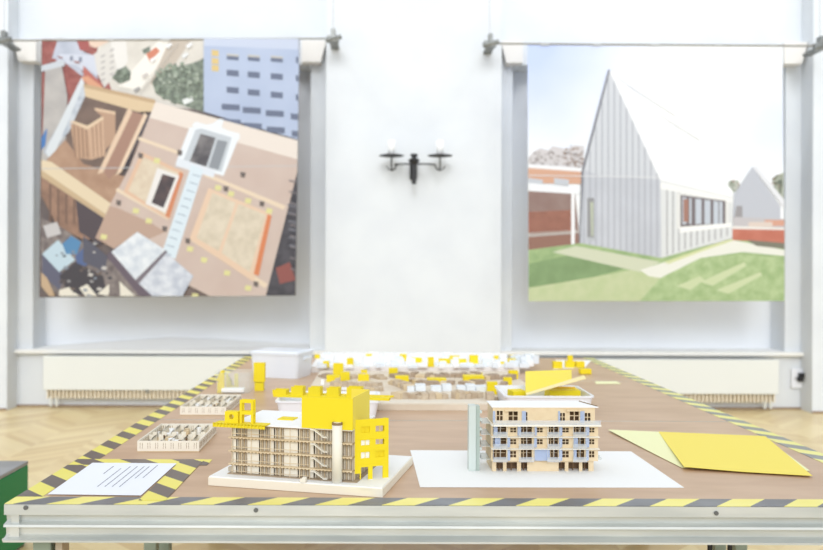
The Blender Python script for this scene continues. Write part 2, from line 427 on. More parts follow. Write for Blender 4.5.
# zinc boxes bottom centre
add(pm((78,66,82),(100,86,98),8),(108,254),(122,244),(180,290),(182,296),(150,296))
add(pm((96,80,96)),(107,256),(112,252),(152,296),(130,296))
add(pm((196,206,222),(226,232,240),16),(112,252),(138,232),(166,250),(137,281))
add(pm((178,188,208),(214,220,232),16),(139,283),(166,252),(194,276),(183,296),(153,296))
add(pm((112,102,114)),(136,280),(166,250),(168,252),(139,284))
# clutter bottom left
add(pm((96,84,86),(138,124,120),18),(42,218),(60,226),(96,250),(112,262),(140,296),(60,296),(42,280))
add(pm((190,186,188)),(44,226),(58,222),(62,234),(48,238))
add(pm((82,84,112)),(43,254),(66,276),(60,290),(43,274))
add(pm((176,206,224)),(43,254),(59,240),(76,260),(60,272))
add(pm((60,128,190)),(63,244),(72,236),(82,242),(78,254),(67,254))
add(pm((66,90,150)),(76,256),(84,248),(90,262),(80,274))
add(pm((78,78,96)),(84,236),(108,256),(106,272),(84,262))
add(pm((60,56,64)),(60,276),(76,262),(104,276),(108,296),(70,294))
for q in (((80,288),(88,284),(98,296),(86,296)),((98,294),(110,284),(110,296)),((120,281),(121,296),(136,296)),((60,290),(70,287),(80,296),(60,296))): add(pm((226,218,200)),*q)
add(pm((196,160,118)),(42,272),(48,278),(56,296),(50,296),(42,286))
rq=random.Random(5)
def leafy(m1,m2,cx,cy,rx,ry,n,big=2.4):
    for _ in range(n):
        a=rq.uniform(0,6.28); r=rq.random()**.5; x=cx+math.cos(a)*rx*r; y=cy+math.sin(a)*ry*r; s_=rq.uniform(.8,big)
        k=[(x+s_*math.cos(q)*rq.uniform(.6,1.2),y+s_*math.sin(q)*rq.uniform(.6,1.2)) for q in [i*math.pi/3 for i in range(6)]]
        add(rq.choice((m1,m2)),*k)
g1,g2,g3=pm((96,108,92)),pm((136,152,130)),pm((160,172,152))
def behind(fn,at):                       # insert areas under the ones added after index `at`
    n=len(P); fn(); new=P[n:]; del P[n:]; P[at:at]=new
def city():
    leafy(g1,g2,181,84,26,20,150); leafy(g2,g3,178,76,22,13,60); leafy(g1,g2,121,76,8,6,26,1.8)
    for i in range(16): y=44+i*3.2; x=178-i*2.4; add(pm((186,180,172)),(x,y),(x+1,y),(x-1,y+2.4),(x-2,y+2.4))
    for x,y,c in ((150,60,(236,236,238)),(166,46,(236,236,238)),(142,76,(200,190,184)),(186,46,(236,238,240)),(182,56,(226,228,230)),(134,90,(150,146,146))): add(pm(c),(x,y),(x+5,y-3),(x+7,y-1),(x+2,y+3))
    for i in range(26):
        x=44+rq.uniform(0,44); y=42+rq.uniform(0,90); add(pm((166,92,84)),(x,y),(x+5,y+1),(x+4.6,y+2),(x,y+1.2))
behind(city,[i for i,q in enumerate(P) if q[1]==blue][0])
for i in range(34):                      # scattered site clutter, lower left
    x=rq.uniform(43,112); y=rq.uniform(238,294)
    if x>96 and y<262: continue
    s_=rq.uniform(1.2,3.4); add(pm(rq.choice(((60,58,68),(150,148,152),(196,190,184),(104,86,78),(120,132,150)))),(x,y),(x+s_*1.6,y+s_*.4),(x+s_,y+s_*1.3),(x-s_*.4,y+s_))
for i in range(20):                      # weathering on the deck
    x=rq.uniform(150,284); y=rq.uniform(128,280)
for i in range(9): add(pm((120,112,116)),(289.5+i*.2,180+i*11),(298,182+i*11),(298,183.4+i*11),(289.3+i*.2,181.4+i*11))
def clip_polys(PL,quad):                  # keep every area inside the sheet
    def inside(p,a,b): return (b[0]-a[0])*(p[1]-a[1])-(b[1]-a[1])*(p[0]-a[0])>=0
    def inter(p,q,a,b):
        d1=(q[0]-p[0],q[1]-p[1]); d2=(b[0]-a[0],b[1]-a[1]); den=d1[0]*d2[1]-d1[1]*d2[0]
        if abs(den)<1e-9: return q
        tt=((a[0]-p[0])*d2[1]-(a[1]-p[1])*d2[0])/den
        return (p[0]+tt*d1[0],p[1]+tt*d1[1])
    out=[PL[0]]
    for pts,m in PL[1:]:
        cur=list(pts)
        for k in range(len(quad)):
            a,b=quad[k],quad[(k+1)%len(quad)]; nx=[]
            for i in range(len(cur)):
                p,q=cur[i-1],cur[i]
                if inside(q,a,b):
                    if not inside(p,a,b): nx.append(inter(p,q,a,b))
                    nx.append(q)
                elif inside(p,a,b): nx.append(inter(p,q,a,b))
            cur=nx
            if len(cur)<3: break
        if len(cur)>=3: out.append((tuple(cur),m))
    return out
QL=((41.5,39),(299.5,39),(295.5,295.5),(39,297.5))
banner('hanging_banner','large banner left of the wall lamp showing a timber roof module from above',QL,clip_polys(P,QL),((4,40.5),(333,38.5)),(60,110,166,228,280),.01)
# --- right print : grey zinc gabled house on a lawn
P=[]
def sky_print():
    m=bpy.data.materials.new('print_sky'); m.use_nodes=True; nt=m.node_tree; N=nt.nodes; L=nt.links; b=N['Principled BSDF']
    tc=N.new('ShaderNodeTexCoord'); n=N.new('ShaderNodeTexNoise'); n.inputs['Scale'].default_value=1.6; L.new(tc.outputs['Object'],n.inputs[0])
    def dist(p,r):
        d=N.new('ShaderNodeVectorMath'); d.operation='DISTANCE'; L.new(tc.outputs['Object'],d.inputs[0]); d.inputs[1].default_value=p
        return math_node(nt,'DIVIDE',d.outputs['Value'],r)
    q=math_node(nt,'MINIMUM',dist((-.95,0,.0),1.15),math_node(nt,'ADD',dist((1.2,0,-.6),1.3),.45))
    q=math_node(nt,'ADD',q,math_node(nt,'MULTIPLY_ADD',n.outputs[0],.5,-.25))
    cr=N.new('ShaderNodeValToRGB'); e=cr.color_ramp.elements; e[0].position=.1; e[1].position=1.0
    e[0].color=lin((186,200,236)); e[1].color=lin((240,242,244)); L.new(q,cr.inputs[0]); L.new(cr.outputs[0],b.inputs['Base Color']); b.inputs['Roughness'].default_value=.65
    return m
P.append((None,sky_print()))
tree=pm((150,136,134),(196,186,186),30)
add(tree,(528,158),(533,152),(540,148),(548,150),(553,143),(562,146),(570,148),(574,142),(584,142),(590,150),(586,176),(528,174))
add(pm((128,104,90),(160,130,116),30),(566,152),(574,145),(585,144),(584,170),(566,168))
add(pm((236,238,242)),(528,164),(584,168),(584,172),(528,168))
add(pm((222,158,122)),(528,168),(584,172),(582,184),(528,183))
for x in (528,554): add(pm((190,196,208)),(x,178),(x+15,180),(x+14,186),(x,184)); 
add(pm((234,238,244)),(528,183),(582,188),(578,195),(528,192))
add(pm((150,120,110),(140,104,94),5),(528,191),(575,194),(580,246),(528,254))
add(pm((158,86,66),(176,98,76),16),(528,212),(572,210),(572,232),(528,236))
add(pm((186,178,172)),(528,233),(578,230),(578,233),(528,237))
add(pm((150,98,80)),(528,237),(577,234),(577,244),(528,252))
add(pm((238,240,244)),(571,192),(574.5,192),(574.5,246),(571,246))
add(pm((128,144,104)),(528,254),(580,246),(590,252),(540,262),(528,262))
# lawn
grass=pm((138,176,104),(164,196,120),10)
add(grass,(528,250),(590,242),(660,256),(740,238),(784,244),(784,300),(528,300))
add(pm((116,154,88),(128,166,100),8),(528,264),(574,254),(626,268),(590,278),(528,288))
add(pm((196,208,150),(186,204,138),12),(528,288),(600,276),(640,268),(690,292),(660,301),(528,301))
add(pm((206,212,176)),(552,252),(576,246),(660,262),(640,272),(604,264))
add(pm((232,232,218)),(640,270),(732,240),(784,250),(784,256),(742,252),(700,258),(660,278),(648,276))
add(pm((150,184,110),(176,204,134),14),(660,278),(700,258),(742,254),(784,258),(784,301),(640,301))
for q in (((700,282),(744,262),(746,266),(712,286)),((716,290),(760,272),(762,275),(728,294)),((676,286),(700,276),(704,280),(690,290))): add(pm((200,216,156)),*q)
add(pm((214,222,150)),(664,262),(726,240),(740,238),(700,252),(668,264))
# far small gable, brick walls
add(tree,(728,184),(736,178),(742,184),(738,194),(728,190)); add(tree,(770,174),(783,170),(784,200),(776,194))
add(pm((186,190,204)),(752,167),(780,206),(780,219),(733,218),(734,194))
add(pm((226,228,236)),(752,167),(756,166),(784,200),(784,208))
add(pm((150,146,150)),(736,206),(742,206),(742,218),(734,218))
add(pm((192,186,190)),(733,217),(784,219),(784,228),(733,227)); add(pm((226,150,122)),(764,220),(784,220),(784,226),(764,226))
add(pm((224,200,186)),(748,222),(772,222),(772,227),(748,227))
add(pm((232,226,220)),(732,226),(784,228),(784,230),(732,229))
add(pm((206,98,72),(216,110,84),8),(732,229),(784,230),(784,243),(732,240))
add(pm((120,116,96)),(746,240),(784,243),(784,249),(756,246))
# the zinc house : gable, roof, side wall
add(pm((252,252,254),(246,248,252),2),(609,70),(700,150),(733,192),(730,197),(660,182),(658,178))
zinc=pm((186,190,202),(194,198,210),4)
add(zinc,(609,70),(660,180),(661,258),(580,243),(582,170))
add(pm((202,206,216)),(609,70),(660,180),(600,176),(584,170))
for i in range(13):
    x=583+i*6.1
    tp=70+ (abs(x-609)*(3.95 if x<609 else 2.15)); add(pm((160,164,178)),(x,tp+2),(x+1.1,tp+2),(x+1.1,243+(x-580)*.18),(x,243+(x-580)*.18))
add(pm((120,122,134)),(608,70),(610,70),(583.5,172),(580,243),(579,243),(581,172))
add(pm((140,140,146)),(587,198),(594,198),(594,240),(587,239)); add(pm((182,194,164)),(590,202),(593,202),(593,236),(591,236))
add(pm((178,184,192)),(587,237),(595,238),(595,241),(587,240))
add(pm((218,220,222)),(660,180),(732,197),(732,238),(661,258))
add(pm((240,240,238)),(660,182),(732,198),(732,203),(660,189))
for i in range(11): add(pm((160,160,164)),(666+i*6,190+i*1.2),(667.3+i*6,190+i*1.2),(667.3+i*6,255-i*1.9),(666+i*6,255-i*1.9))
add(pm((226,226,224)),(676,193),(728,202),(728,224),(676,229))
add(pm((112,100,104)),(680,195),(725,201),(725,224),(680,227))
for x,w_ in ((682,4),(689,2),(695,6),(704,6),(713,5),(719,3)): add(pm((188,198,214)),(x,197+(x-680)*.12),(x+w_,197+(x+w_-680)*.12),(x+w_,224),(x,224.5))
add(pm((170,110,90)),(683,199),(688,199.6),(688,222),(683,222))
add(pm((244,244,242)),(679,227),(731,223),(731,227),(679,233))
for (a1,b1,a2,b2) in ((614,76,676,116),(636,100,700,140)): add(pm((216,212,210)),(a1,b1),(a2,b2),(a2,b2+1),(a1,b1+1))
add(pm((222,222,226)),(528,175),(660,177),(660,177.8),(528,175.8))
t1,t2,t3=pm((150,138,136)),pm((186,178,178)),pm((158,128,110))
def trees():
    leafy(t1,t2,545,160,15,9,60,1.6); leafy(t3,t1,573,158,11,12,60,1.6); leafy(g2,t3,733,186,6,6,20,1.4); leafy(g1,t3,778,184,7,10,30,1.6)
for k_,q_ in enumerate(P):
    if q_[1]==tree and k_>2: q_[0]; 
P[:]=[q_ for q_ in P if q_[1]!=tree and q_[1]!=pm((128,104,90),(160,130,116),30)]
def haze_trees(): add(pm((208,202,204)),(528,158),(533,152),(540,148),(548,150),(553,146),(562,148),(570,150),(574,145),(584,146),(584,170),(528,166)); add(pm((190,194,180)),(728,182),(738,180),(742,190),(728,194)); add(pm((170,178,156)),(772,178),(784,172),(784,200),(776,194))
behind(trees,1); behind(haze_trees,1)
for i in range(12): add(pm((172,110,88)),(530,213+i*1.9),(571,211+i*1.8),(571,211.5+i*1.8),(530,213.6+i*1.9))
QR=((527.5,44),(782.5,44.5),(784.5,301),(528.5,301.5))
banner('hanging_banner','large banner right of the wall lamp showing a grey zinc gabled house on a lawn',QR,clip_polys(P,QR),((490,43.5),(820,46)),(545,597,655,718,772),-.03)

# ------------------------------------------------------------------ wall sconce
SD=YF-.16
c0=W(414,168,SD); 
t=thing('wall_sconce','black iron two-armed wall lamp with white candle sleeves on the central wall','lamp',(c0.x,YF,c0.z),0)
q=lambda px,py,dy=-.16: Vector((W(px,py,SD).x-c0.x,dy,W(px,py,SD).z-c0.z))
m=MB(); top=q(414,154); bot=q(414,184); 
m.box(-.018,.018,-.18,-.14,bot.z,top.z-.02); m.lathe([(0,top.z+.005),(.03,top.z),(.03,top.z-.02),(.012,top.z-.03),(.045,top.z-.045),(.045,top.z-.06),(.02,top.z-.09)],(0,-.16,0),16)
m.box(-.012,.012,-.15,-.02,q(414,166).z-.012,q(414,166).z+.012); m.box(-.03,.03,-.02,-.001,bot.z+.05,top.z-.04)
m.build('post',dark,t,bevel=.003)
for s,cx in ((-1,391.5),(1,440)):
    pts=[q(414,164),q(414+s*12,164),q(414+s*20,164.5),q(cx-s*5+0,165),q(cx-s*3.2,169),q(cx,170.5)]
    m=MB(); m.tube(pts,.0065,8); m.tube([q(cx-5,166),q(cx-3,169),q(cx,170.5),q(cx+3,169),q(cx+5,166)],.004,6); m.tube([q(cx,170.5),q(cx,156)],.006,8); m.build('arm',dark,t)
    z=q(cx,156).z; MB().lathe([(0,z-.006),(.06,z-.005),(.102,z+.0),(.104,z+.004),(.06,z-.001),(0,z-.002)],(q(cx,156).x,-.16,0),28).build('drip_pan',dark,t)
    zt=q(cx,141).z; MB().lathe([(0,z),(.03,z),(.03,zt),(.026,zt+.004),(0,zt+.004)],(q(cx,156).x,-.16,0),20).build('candle_sleeve',mat('candle_white',(250,250,250),.5),t)

# ------------------------------------------------------------------ stage platforms forming the table
XL,XR=-.80,1.20
Y0=(HC-ZT)*F/234.6
deck_m=mat('brown_phenolic_deck',(190,157,127),.36,spec=.5,noise=(202,171,142),scale=5,stretch=(1,3,1),detail=8)
prof=[(-.0,0),(-.0,-.022),(.012,-.024),(.014,-.038),(-.002,-.042),(-.003,-.047),(.010,-.049),(.011,-.066),(-.006,-.074),(-.006,-.078),(.03,-.078),(.03,-.002),(.03,0)]
def platform(i,label):
    y0=Y0+i*1.003; L=1.0
    t=thing('stage_platform',label,'platform',((XL+XR)/2,y0,0),0,'stage platforms joined into one long table'); h=1.0
    MB().box(-h+.004,h-.004,.004,L-.004,ZT-.014,ZT).build('deck_panel',deck_m,t)
    a=MB(); a.prism([(-h,p[0] if i==0 else max(p[0],0),ZT-.0005+p[1]) for p in prof],(2*h,0,0)); a.build('front_rail',alu,t)
    a=MB(); a.prism([(-h,L-max(p[0],.002),ZT-.0005+p[1]) for p in prof][::-1],(2*h,0,0)); a.build('rear_rail',alu,t)
    for s in (-1,1):
        a=MB(); pts=[(s*(h-p[0]),.004,ZT-.0008+p[1]) for p in prof]; 
        if s>0: pts=pts[::-1]
        a.prism(pts,(0,L-.008,0)); a.build('side_rail',alu,t)
    for x in (-h+.055,h-.055):
        for y in (.08,L-.08):
            g=MB(); g.box(x-.02,x+.02,y-.02,y+.02,.02,ZT-.02); lg=g.build('leg',mat('leg_grey_green',(150,164,150),.5,metal=.2),t,bevel=.003)
            MB().box(x-.025,x+.025,y-.025,y+.025,0.0005,.02).build('foot_cap',black,lg)
            MB().box(x+.03,x+.045,y-.02,y+.02,ZT-.2,ZT-.04).build('corner_bracket',mat('tan_bracket',(190,176,156),.6),t)
    if i==0:
        for px,py in ((26,507.5),(256,510),(716,513)):
            p=W(px,py,y0)-Vector(t.location); MB().tube([(p.x,-.003,p.z),(p.x,.002,p.z)],.0048,12).build('screw',mat('screw_grey',(110,112,112),.4,metal=.6),t)
        for dx in (.588,.636): MB().tube([(dx,.25,ZT-.08),(dx,.25,.01)],.006,8).build('brace',dark,t)
    return t
platform(0,'nearest brown-topped stage platform with silver rail, carrying both building models')
platform(1,'middle brown-topped stage platform of the long table, carrying the brown site model')
platform(2,'farthest brown-topped stage platform of the long table, carrying the white site model')
# hazard tape
tp_f=tape_mat('tape_front',-1,0,(240,228,96),(246,238,150),(70,66,62),(120,124,132))
def tape(label,x,y,L,wd,rz,slope,phase,z=.0007,cols=None,name=''):
    m=tape_mat('tape'+name,slope,phase,*(cols or ((236,224,84),(242,232,120),(88,78,74),(104,94,90))))
    o=MB().box(0,L,0,wd,0,.0006).build('hazard_tape',m,None,loc=(x,y,ZT+z-.0006),rotz=rz)
    return tag(o,label,'tape','black and yellow hazard tape strips')
R90=math.pi/2
tape('yellow and black hazard tape along the front edge of the table',XL,Y0+.002,2.0,.056,0,-1,.0525,name='_front',cols=((240,226,80),(248,240,160),(66,62,60),(140,144,152)))
tape('yellow and black hazard tape running along the left edge of the long table',XL+.057,Y0+.06,2.95,.057,R90,-1,.0,z=.0009,name='_left')
tape('yellow and black hazard tape running along the right edge of the long table',XR-.001,Y0+.06,2.95,.057,R90,-1,.0,z=.0009,name='_right',cols=((232,226,110),(240,236,150),(118,118,116),(150,152,150)))  # blacks and yellows lightened to carry the tape's reflected sheen
tape('short strip of hazard tape crossing behind the printed sheet',XL+.001,2.105,.352,.064,0,1,.03,z=.0012,name='_cross')
tape('short strip of hazard tape right of the printed sheet, ending at the front edge',-.467,Y0+.03,2.168-Y0-.03,.058,R90,-1,.05,z=.0017,name='_short')

# ------------------------------------------------------------------ papers
def sheet(name,label,corners,m,z,curl=None,cat='paper',thick=.0008,group=None):
    pts=[T(px,py,ZT+z) for px,py in corners]; org=sum(pts,Vector())/len(pts); org.z=ZT+z
    o=MB(); N=8; v=[]; f=[]
    for layer in (0,1):
        for i in range(N+1):
            for j in range(N+1):
                s,t_=i/N,j/N
                p=(pts[0]*(1-s)+pts[1]*s)*(1-t_)+(pts[3]*(1-s)+pts[2]*s)*t_-org
                c=curl(s,t_) if curl else 0
                v.append((p.x,p.y,c+(thick if layer else 0)))
    K=(N+1)**2
    for i in range(N):
        for j in range(N):
            a=i*(N+1)+j; q=(a,a+N+1,a+N+2,a+1); f.append(tuple(x+K for x in q)); f.append(q[::-1])
    for i in range(N):
        for a,b in ((i*(N+1),(i+1)*(N+1)),((i+1)*(N+1)+N,i*(N+1)+N),(i+1,i),(N*(N+1)+i,N*(N+1)+i+1)):
            f.append((a,b,b+K,a+K))
    o.add(v,f); ob=o.build(name,m,None,loc=org); tag(ob,label,cat,group); return ob,org
# fix orientation : corners given near-left, near-right, far-right, far-left
sheet('drawing_sheet','large white sheet lying under the balcony building model',((420,487.3),(684,487.8),(631,451.6),(410.2,450.4)),white_card,.0006)
pale=mat('pale_lime_paper',(240,240,190),.75)
sheet('paper_sheet','pale lime sheet of paper partly under the bright yellow sheet',((682,468),(810,471),(763,436.5),(608,431)),pale,.0012,curl=lambda s,t:.004*(1-s)*t*t)
yp=mat('warm_yellow_paper',(244,224,104),.7)
sheet('paper_sheet','bright warm yellow sheet of paper lying on the pale lime sheet',((684,468.5),(812.5,476),(765.3,436.3),(658.5,431.8)),yp,.0045,curl=lambda s,t:.004*max(0,1-s*2.2)*max(0,1-t*1.6))
so,org=sheet('printed_sheet','white A4 sheet with grey printed text at the front left corner of the table',((48,494.3),(141,495.5),(176.6,463.6),(92.4,463)),mat('copy_paper',(238,240,248),.7),.0022,cat='paper')
A,B,C,Dd=[T(*p,ZT+.0022)-org for p in ((48,494.3),(141,495.5),(176.6,463.6),(92.4,463))]
def uv(s,t_): return (A*(1-s)+B*s)*(1-t_)+(Dd*(1-s)+C*s)*t_+Vector((0,0,.0011))
m=MB()
rows=[(.42,.22,.80),(.50,.22,.88),(.58,.22,.88),(.66,.22,.88),(.72,.48,.88),(.80,.50,.92),(.30,.62,.88)]
for s,t0,t1 in rows:
    t_=t0
    while t_<t1:
        L_=random.uniform(.03,.07); e=min(t_+L_,t1)
        p=[uv(s,t_),uv(s+.011,t_),uv(s+.011,e),uv(s,e)]; m.add(p,[(0,1,2,3)]); t_=e+.008
m.build('printed_text',ink,so)
# small pale strip far right
sheet('paper_strip','narrow pale lime paper strip lying far right behind the yellow box',((596,384),(621,384),(617,381.5),(595,381.5)),pale,.0008)

# ------------------------------------------------------------------ green case on the floor
g=thing('equipment_case','green case with a grey lid on the floor left of the table','case',(-1.78,3.2,0),0)
gm=mat('green_paint',(0,132,72),.5)
MB().box(-.35,.232,-.45,.42,.012,.345).build('case_body',gm,g,bevel=.004)
MB().box(-.35,.232,-.45,.42,.346,.362).build('lid',mat('lid_grey',(150,150,152),.35,noise=(124,122,124),scale=6),g,bevel=.003)
MB().box(-.34,.22,-.44,.41,.0005,.011).build('base_frame',mat('case_base',(140,150,148),.5),g)
MB().tube([(.236,-.12,.2),(.25,-.12,.22),(.25,.06,.22),(.236,.06,.2)],.008,8).build('handle',black,g)

# ------------------------------------------------------------------ building model with yellow parts
bl=T(231.5,473.7,.722); br=T(352.4,482.2,.722); ang=math.atan2(br.y-bl.y,br.x-bl.x); WDT=(br-bl).length; DEP=.19; HH=.116
b0=T(208,485.7); b1=T(382.6,498); b3=T(406,464.3)
bang=math.atan2(b1.y-b0.y,b1.x-b0.x); BW=(b1-b0).length; BD=(b3-b1).length
print('model1',math.degrees(ang),WDT,math.degrees(bang),BW,BD)
t=thing('architectural_model','laser-cut timber building model with bright yellow volumes on a thick pale base','model',(b0.x,b0.y,ZT),bang)
FM=frame(t.location,bang); FI=FM.inverted()
MB().box(0,BW,0,BD,.0005,.0195).build('base_board',mat('base_edge_ply',(236,228,210),.7),t,bevel=.0008)
MB().box(.002,BW-.002,.002,BD-.002,.0195,.022).build('base_top',white_card,t)
bo=FI@Vector((bl.x,bl.y,.722))
rel=Matrix.Translation(bo)@Matrix.Rotation(ang-bang,4,'Z')
def part(name,mats,fn,parent=t,bevel=0):
    m=MB(); fn(m); m.v=[tuple(rel@Vector(p)) for p in m.v]; return m.build(name,mats,parent,bevel)
levels=[0,.0235,.054,.085,HH]
# slabs
for k,z in enumerate(levels[1:-1]):
    def f(m,z=z):
        m.box(-.006,WDT,-.004,DEP,z-.0018,z+.0018,0)
        n=34
        for i in range(n):
            x=i*WDT/n; m.box(x,x+.004,-.0046,-.004,z-.0022,z-.0004,1)
        for i in range(18): m.box(WDT,WDT+.0008,i*DEP/18,i*DEP/18+.005,z-.0018,z+.0018,1)
    part('floor_slab',[ply,burn],f)
part('ground_slab',[mat('brown_floor',(168,150,128),.6)],lambda m:m.box(-.008,WDT+.012,-.006,DEP,0.0002,.002))
spans=[(.0,.03,0),(.03,.12,1),(.12,.225,0),(.225,.31,1),(.31,.35,0),(.35,.43,1),(.43,.55,0),(.55,.64,1),(.64,.68,0),(.68,.80,1),(.80,.92,1),(.92,1,1)]
for k in range(4):
    z0=levels[k]+(.0015 if k else .002); z1=levels[k+1]-.0015
    def f(m,z0=z0,z1=z1):
        for a,b_,d in spans:
            y=.012 if d else .006
            m.box(a*WDT+.0004,b_*WDT-.0004,y,y+.002,z0,z1,d)
            if not d:                       # window slots in the pale panels
                m.box(a*WDT,a*WDT+.0012,y-.002,y,z0,z1,2)
            else:
                n=5
                for i in range(n): x=a*WDT+(b_-a)*WDT*(i+.5)/n; m.box(x-.0006,x+.0006,y-.0035,y,z0,z1,3 if i%2 else 0)
        m.box(WDT-.002,WDT,.004,DEP-.002,z0,z1,1)
        m.box(0,.002,.004,DEP-.002,z0,z1,0); m.box(.002,WDT-.002,DEP-.004,DEP-.002,z0,z1,0)
        for i in range(7): y=.012+i*(DEP-.03)/6; m.box(WDT,WDT+.001,y,y+.006,z0,z1,3)
    part('storey_wall',[plypale,shade_net,burn,ply],f)
    def rail(m,z0=z0,z1=z1):
        m.box(0,WDT*.66,-.0035,-.0025,z0+(z1-z0)*.28,z0+(z1-z0)*.33)
        for i in range(9): x=.002+i*WDT*.65/8; m.box(x,x+.0012,-.0035,-.0022,z0,z1)
    part('balcony_railing',ply,rail)
part('roof',[white_card,burn],lambda m:(m.box(-.003,WDT,-.003,DEP,HH-.0015,HH+.0015,0),m.box(-.003,WDT,-.0036,-.003,HH-.0035,HH-.0015,1)))
# stairs
def Q(px,py,y):                              # picture point onto the plane y=const of the building
    # ray / plane in world
    P0=FM@rel@Vector((0,y,0)); n=(FM@rel).to_3x3()@Vector((0,1,0)); a,b=lev(px,py); r=Vector((a,1,-b)); o=Vector((0,0,HC))
    k=(P0-o).dot(n)/r.dot(n); return (FM@rel).inverted()@(o+r*k)
for k in range(4):
    yo=[429.2,443.6,457.6,470.6][k]
    def f(m,yo=yo):
        a,b_,c,d=Q(310,yo,-.014),Q(313.6,yo+.6,-.014),Q(323,yo+8,-.014),Q(327,yo+8.3,-.014)
        for p,q_ in ((a,b_),(b_,c),(c,d)):
            m.prism([p,q_,q_+Vector((0,0,-.0018)),p+Vector((0,0,-.0018))],(0,.01,0))
        for i in range(6):
            p=b_.lerp(c,i/6); m.box(p.x,p.x+.002,-.014,-.004,p.z-.002,p.z+.0005)
    part('staircase',plypale,f)
# round lift column
cb=Q(337,481,-.012)
def f(m):
    r=.0114; m.lathe([(0,.0005),(r,.0005),(r,cb.z*0+.134),(0,.134)],(cb.x,-.012,0),28,0); m.lathe([(r+.0004,.129),(r+.0004,.1345),(r-.002,.1345),(r-.002,.1335)],(cb.x,-.012,0),28,1)
part('round_column',[plypale,burn],f)
# yellow roof volume : open box
xa=Q(301.6,426.7,-.006).x; ye0=-.006
def f(m):
    h0,h1=HH+.0018,HH+.071; x0,x1,y0,y1=xa,WDT+.002,ye0,DEP-.055; w_=.002
    h0b=HH+.001
    m.box(x0,x1,y0,y0+w_,h0b,h1,0); m.box(x1-w_,x1,y0+w_,y1,h0,h1+.002,1); m.box(x1-.045,x1-w_,y1-w_,y1,h0,h1+.002,1)
    m.box(x0+.03,x1-w_,y0+.05,y0+.052,h0,h1-.022,0)
part('yellow_roof_volume',[yel,yel2],f)
for q0,q1 in ((265,281),(290,300)):
    part('roof_patch',[yel],lambda m:(m.box(Q(q0,416,-.006).x,Q(q1,416,-.006).x,.07,.105,HH+.0016,HH+.004)))['label']='small yellow tile with slits on the white roof'
# yellow terrace piece on the roof, front left
xl=Q(213.5,424,-.02).x; xr=Q(265,427,-.02).x
def f(m):
    z=HH+.0017
    m.box(xl,xr,-.022,.012,z,z+.0025)
    m.box(xl,xr,-.022,-.02,z-.006,z+.003)
    n=15
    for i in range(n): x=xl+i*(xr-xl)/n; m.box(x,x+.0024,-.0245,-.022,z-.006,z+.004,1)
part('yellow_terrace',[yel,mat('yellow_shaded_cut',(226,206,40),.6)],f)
def f(m):
    z=HH+.0044; x0=Q(227,420,0).x; x1=Q(240,420,0).x; y=.0
    # block with a round hole
    h=.026; cx=(x0+x1)/2; ring=[]; K=16
    vs=[];fs=[]
    for yy in (y-.012,y+.008):
        for k in range(K):
            a=2*math.pi*k/K; s_=max(abs(math.cos(a)),abs(math.sin(a)))
            vs.append((cx+(x1-x0)/2*math.cos(a)/s_,yy,z+h/2+h/2*math.sin(a)/s_))
        for k in range(K):
            a=2*math.pi*k/K; vs.append((cx+.006*math.cos(a),yy,z+h*.55+.006*math.sin(a)))
    for k in range(K):
        n=(k+1)%K; fs+= [(k,n,K+n,K+k),(2*K+k,3*K+k,3*K+n,2*K+n),(k,2*K+k,2*K+n,n),(K+k,K+n,3*K+n,3*K+k)]
    m.add(vs,fs)
part('yellow_block_with_hole',[yel],f)
def f(m):
    z=HH+.0044; x0=Q(241,420,0).x; x1=Q(254.5,420,0).x; h=.054; b=.0055
    for y in (-.008,.004):
        m.box(x0,x0+b,y,y+.003,z,z+h); m.box(x1-b,x1,y,y+.003,z,z+h); m.box(x0+b,x1-b,y,y+.003,z+.020,z+.028); m.box(x0+b,x1-b,y,y+.003,z+h-.007,z+h)
    m.box(x0,x0+b,-.005,.004,z+.02,z+.028); m.box(x1-b,x1,-.005,.004,z+.02,z+.028)
part('yellow_frame_tower',[yel],f)
# yellow facade card standing at the right corner
fl=FI@T(355,480.5,.722); fr=FI@T(388.5,477.4,.722)
fl.z=fr.z=.022; fd=fr-fl; fa=math.atan2(fd.y,fd.x); fw=fd.length
relF=Matrix.Translation(fl)@Matrix.Rotation(fa,4,'Z')
def facade(m,x0,x1,z0,z1,holes,y0,y1,mi=0):
    xs_=sorted({x0,x1}|{h[0] for h in holes}|{h[1] for h in holes}); zs=sorted({z0,z1}|{h[2] for h in holes}|{h[3] for h in holes})
    for i in range(len(xs_)-1):
        for j in range(len(zs)-1):
            cx=(xs_[i]+xs_[i+1])/2; cz=(zs[j]+zs[j+1])/2
            if any(h[0]<cx<h[1] and h[2]<cz<h[3] for h in holes): continue
            m.box(xs_[i],xs_[i+1],y0,y1,zs[j],zs[j+1],mi)
sc=fw/34.5                                   # metres per picture pixel here
hz=lambda y:(478-y)*sc
holes=[]
for x0,x1 in ((6,15),(21,30)):
    for ya,yb in ((427,433),(440,445),(451.5,457.5)): holes.append((x0*sc,x1*sc,hz(yb),hz(ya)))
    
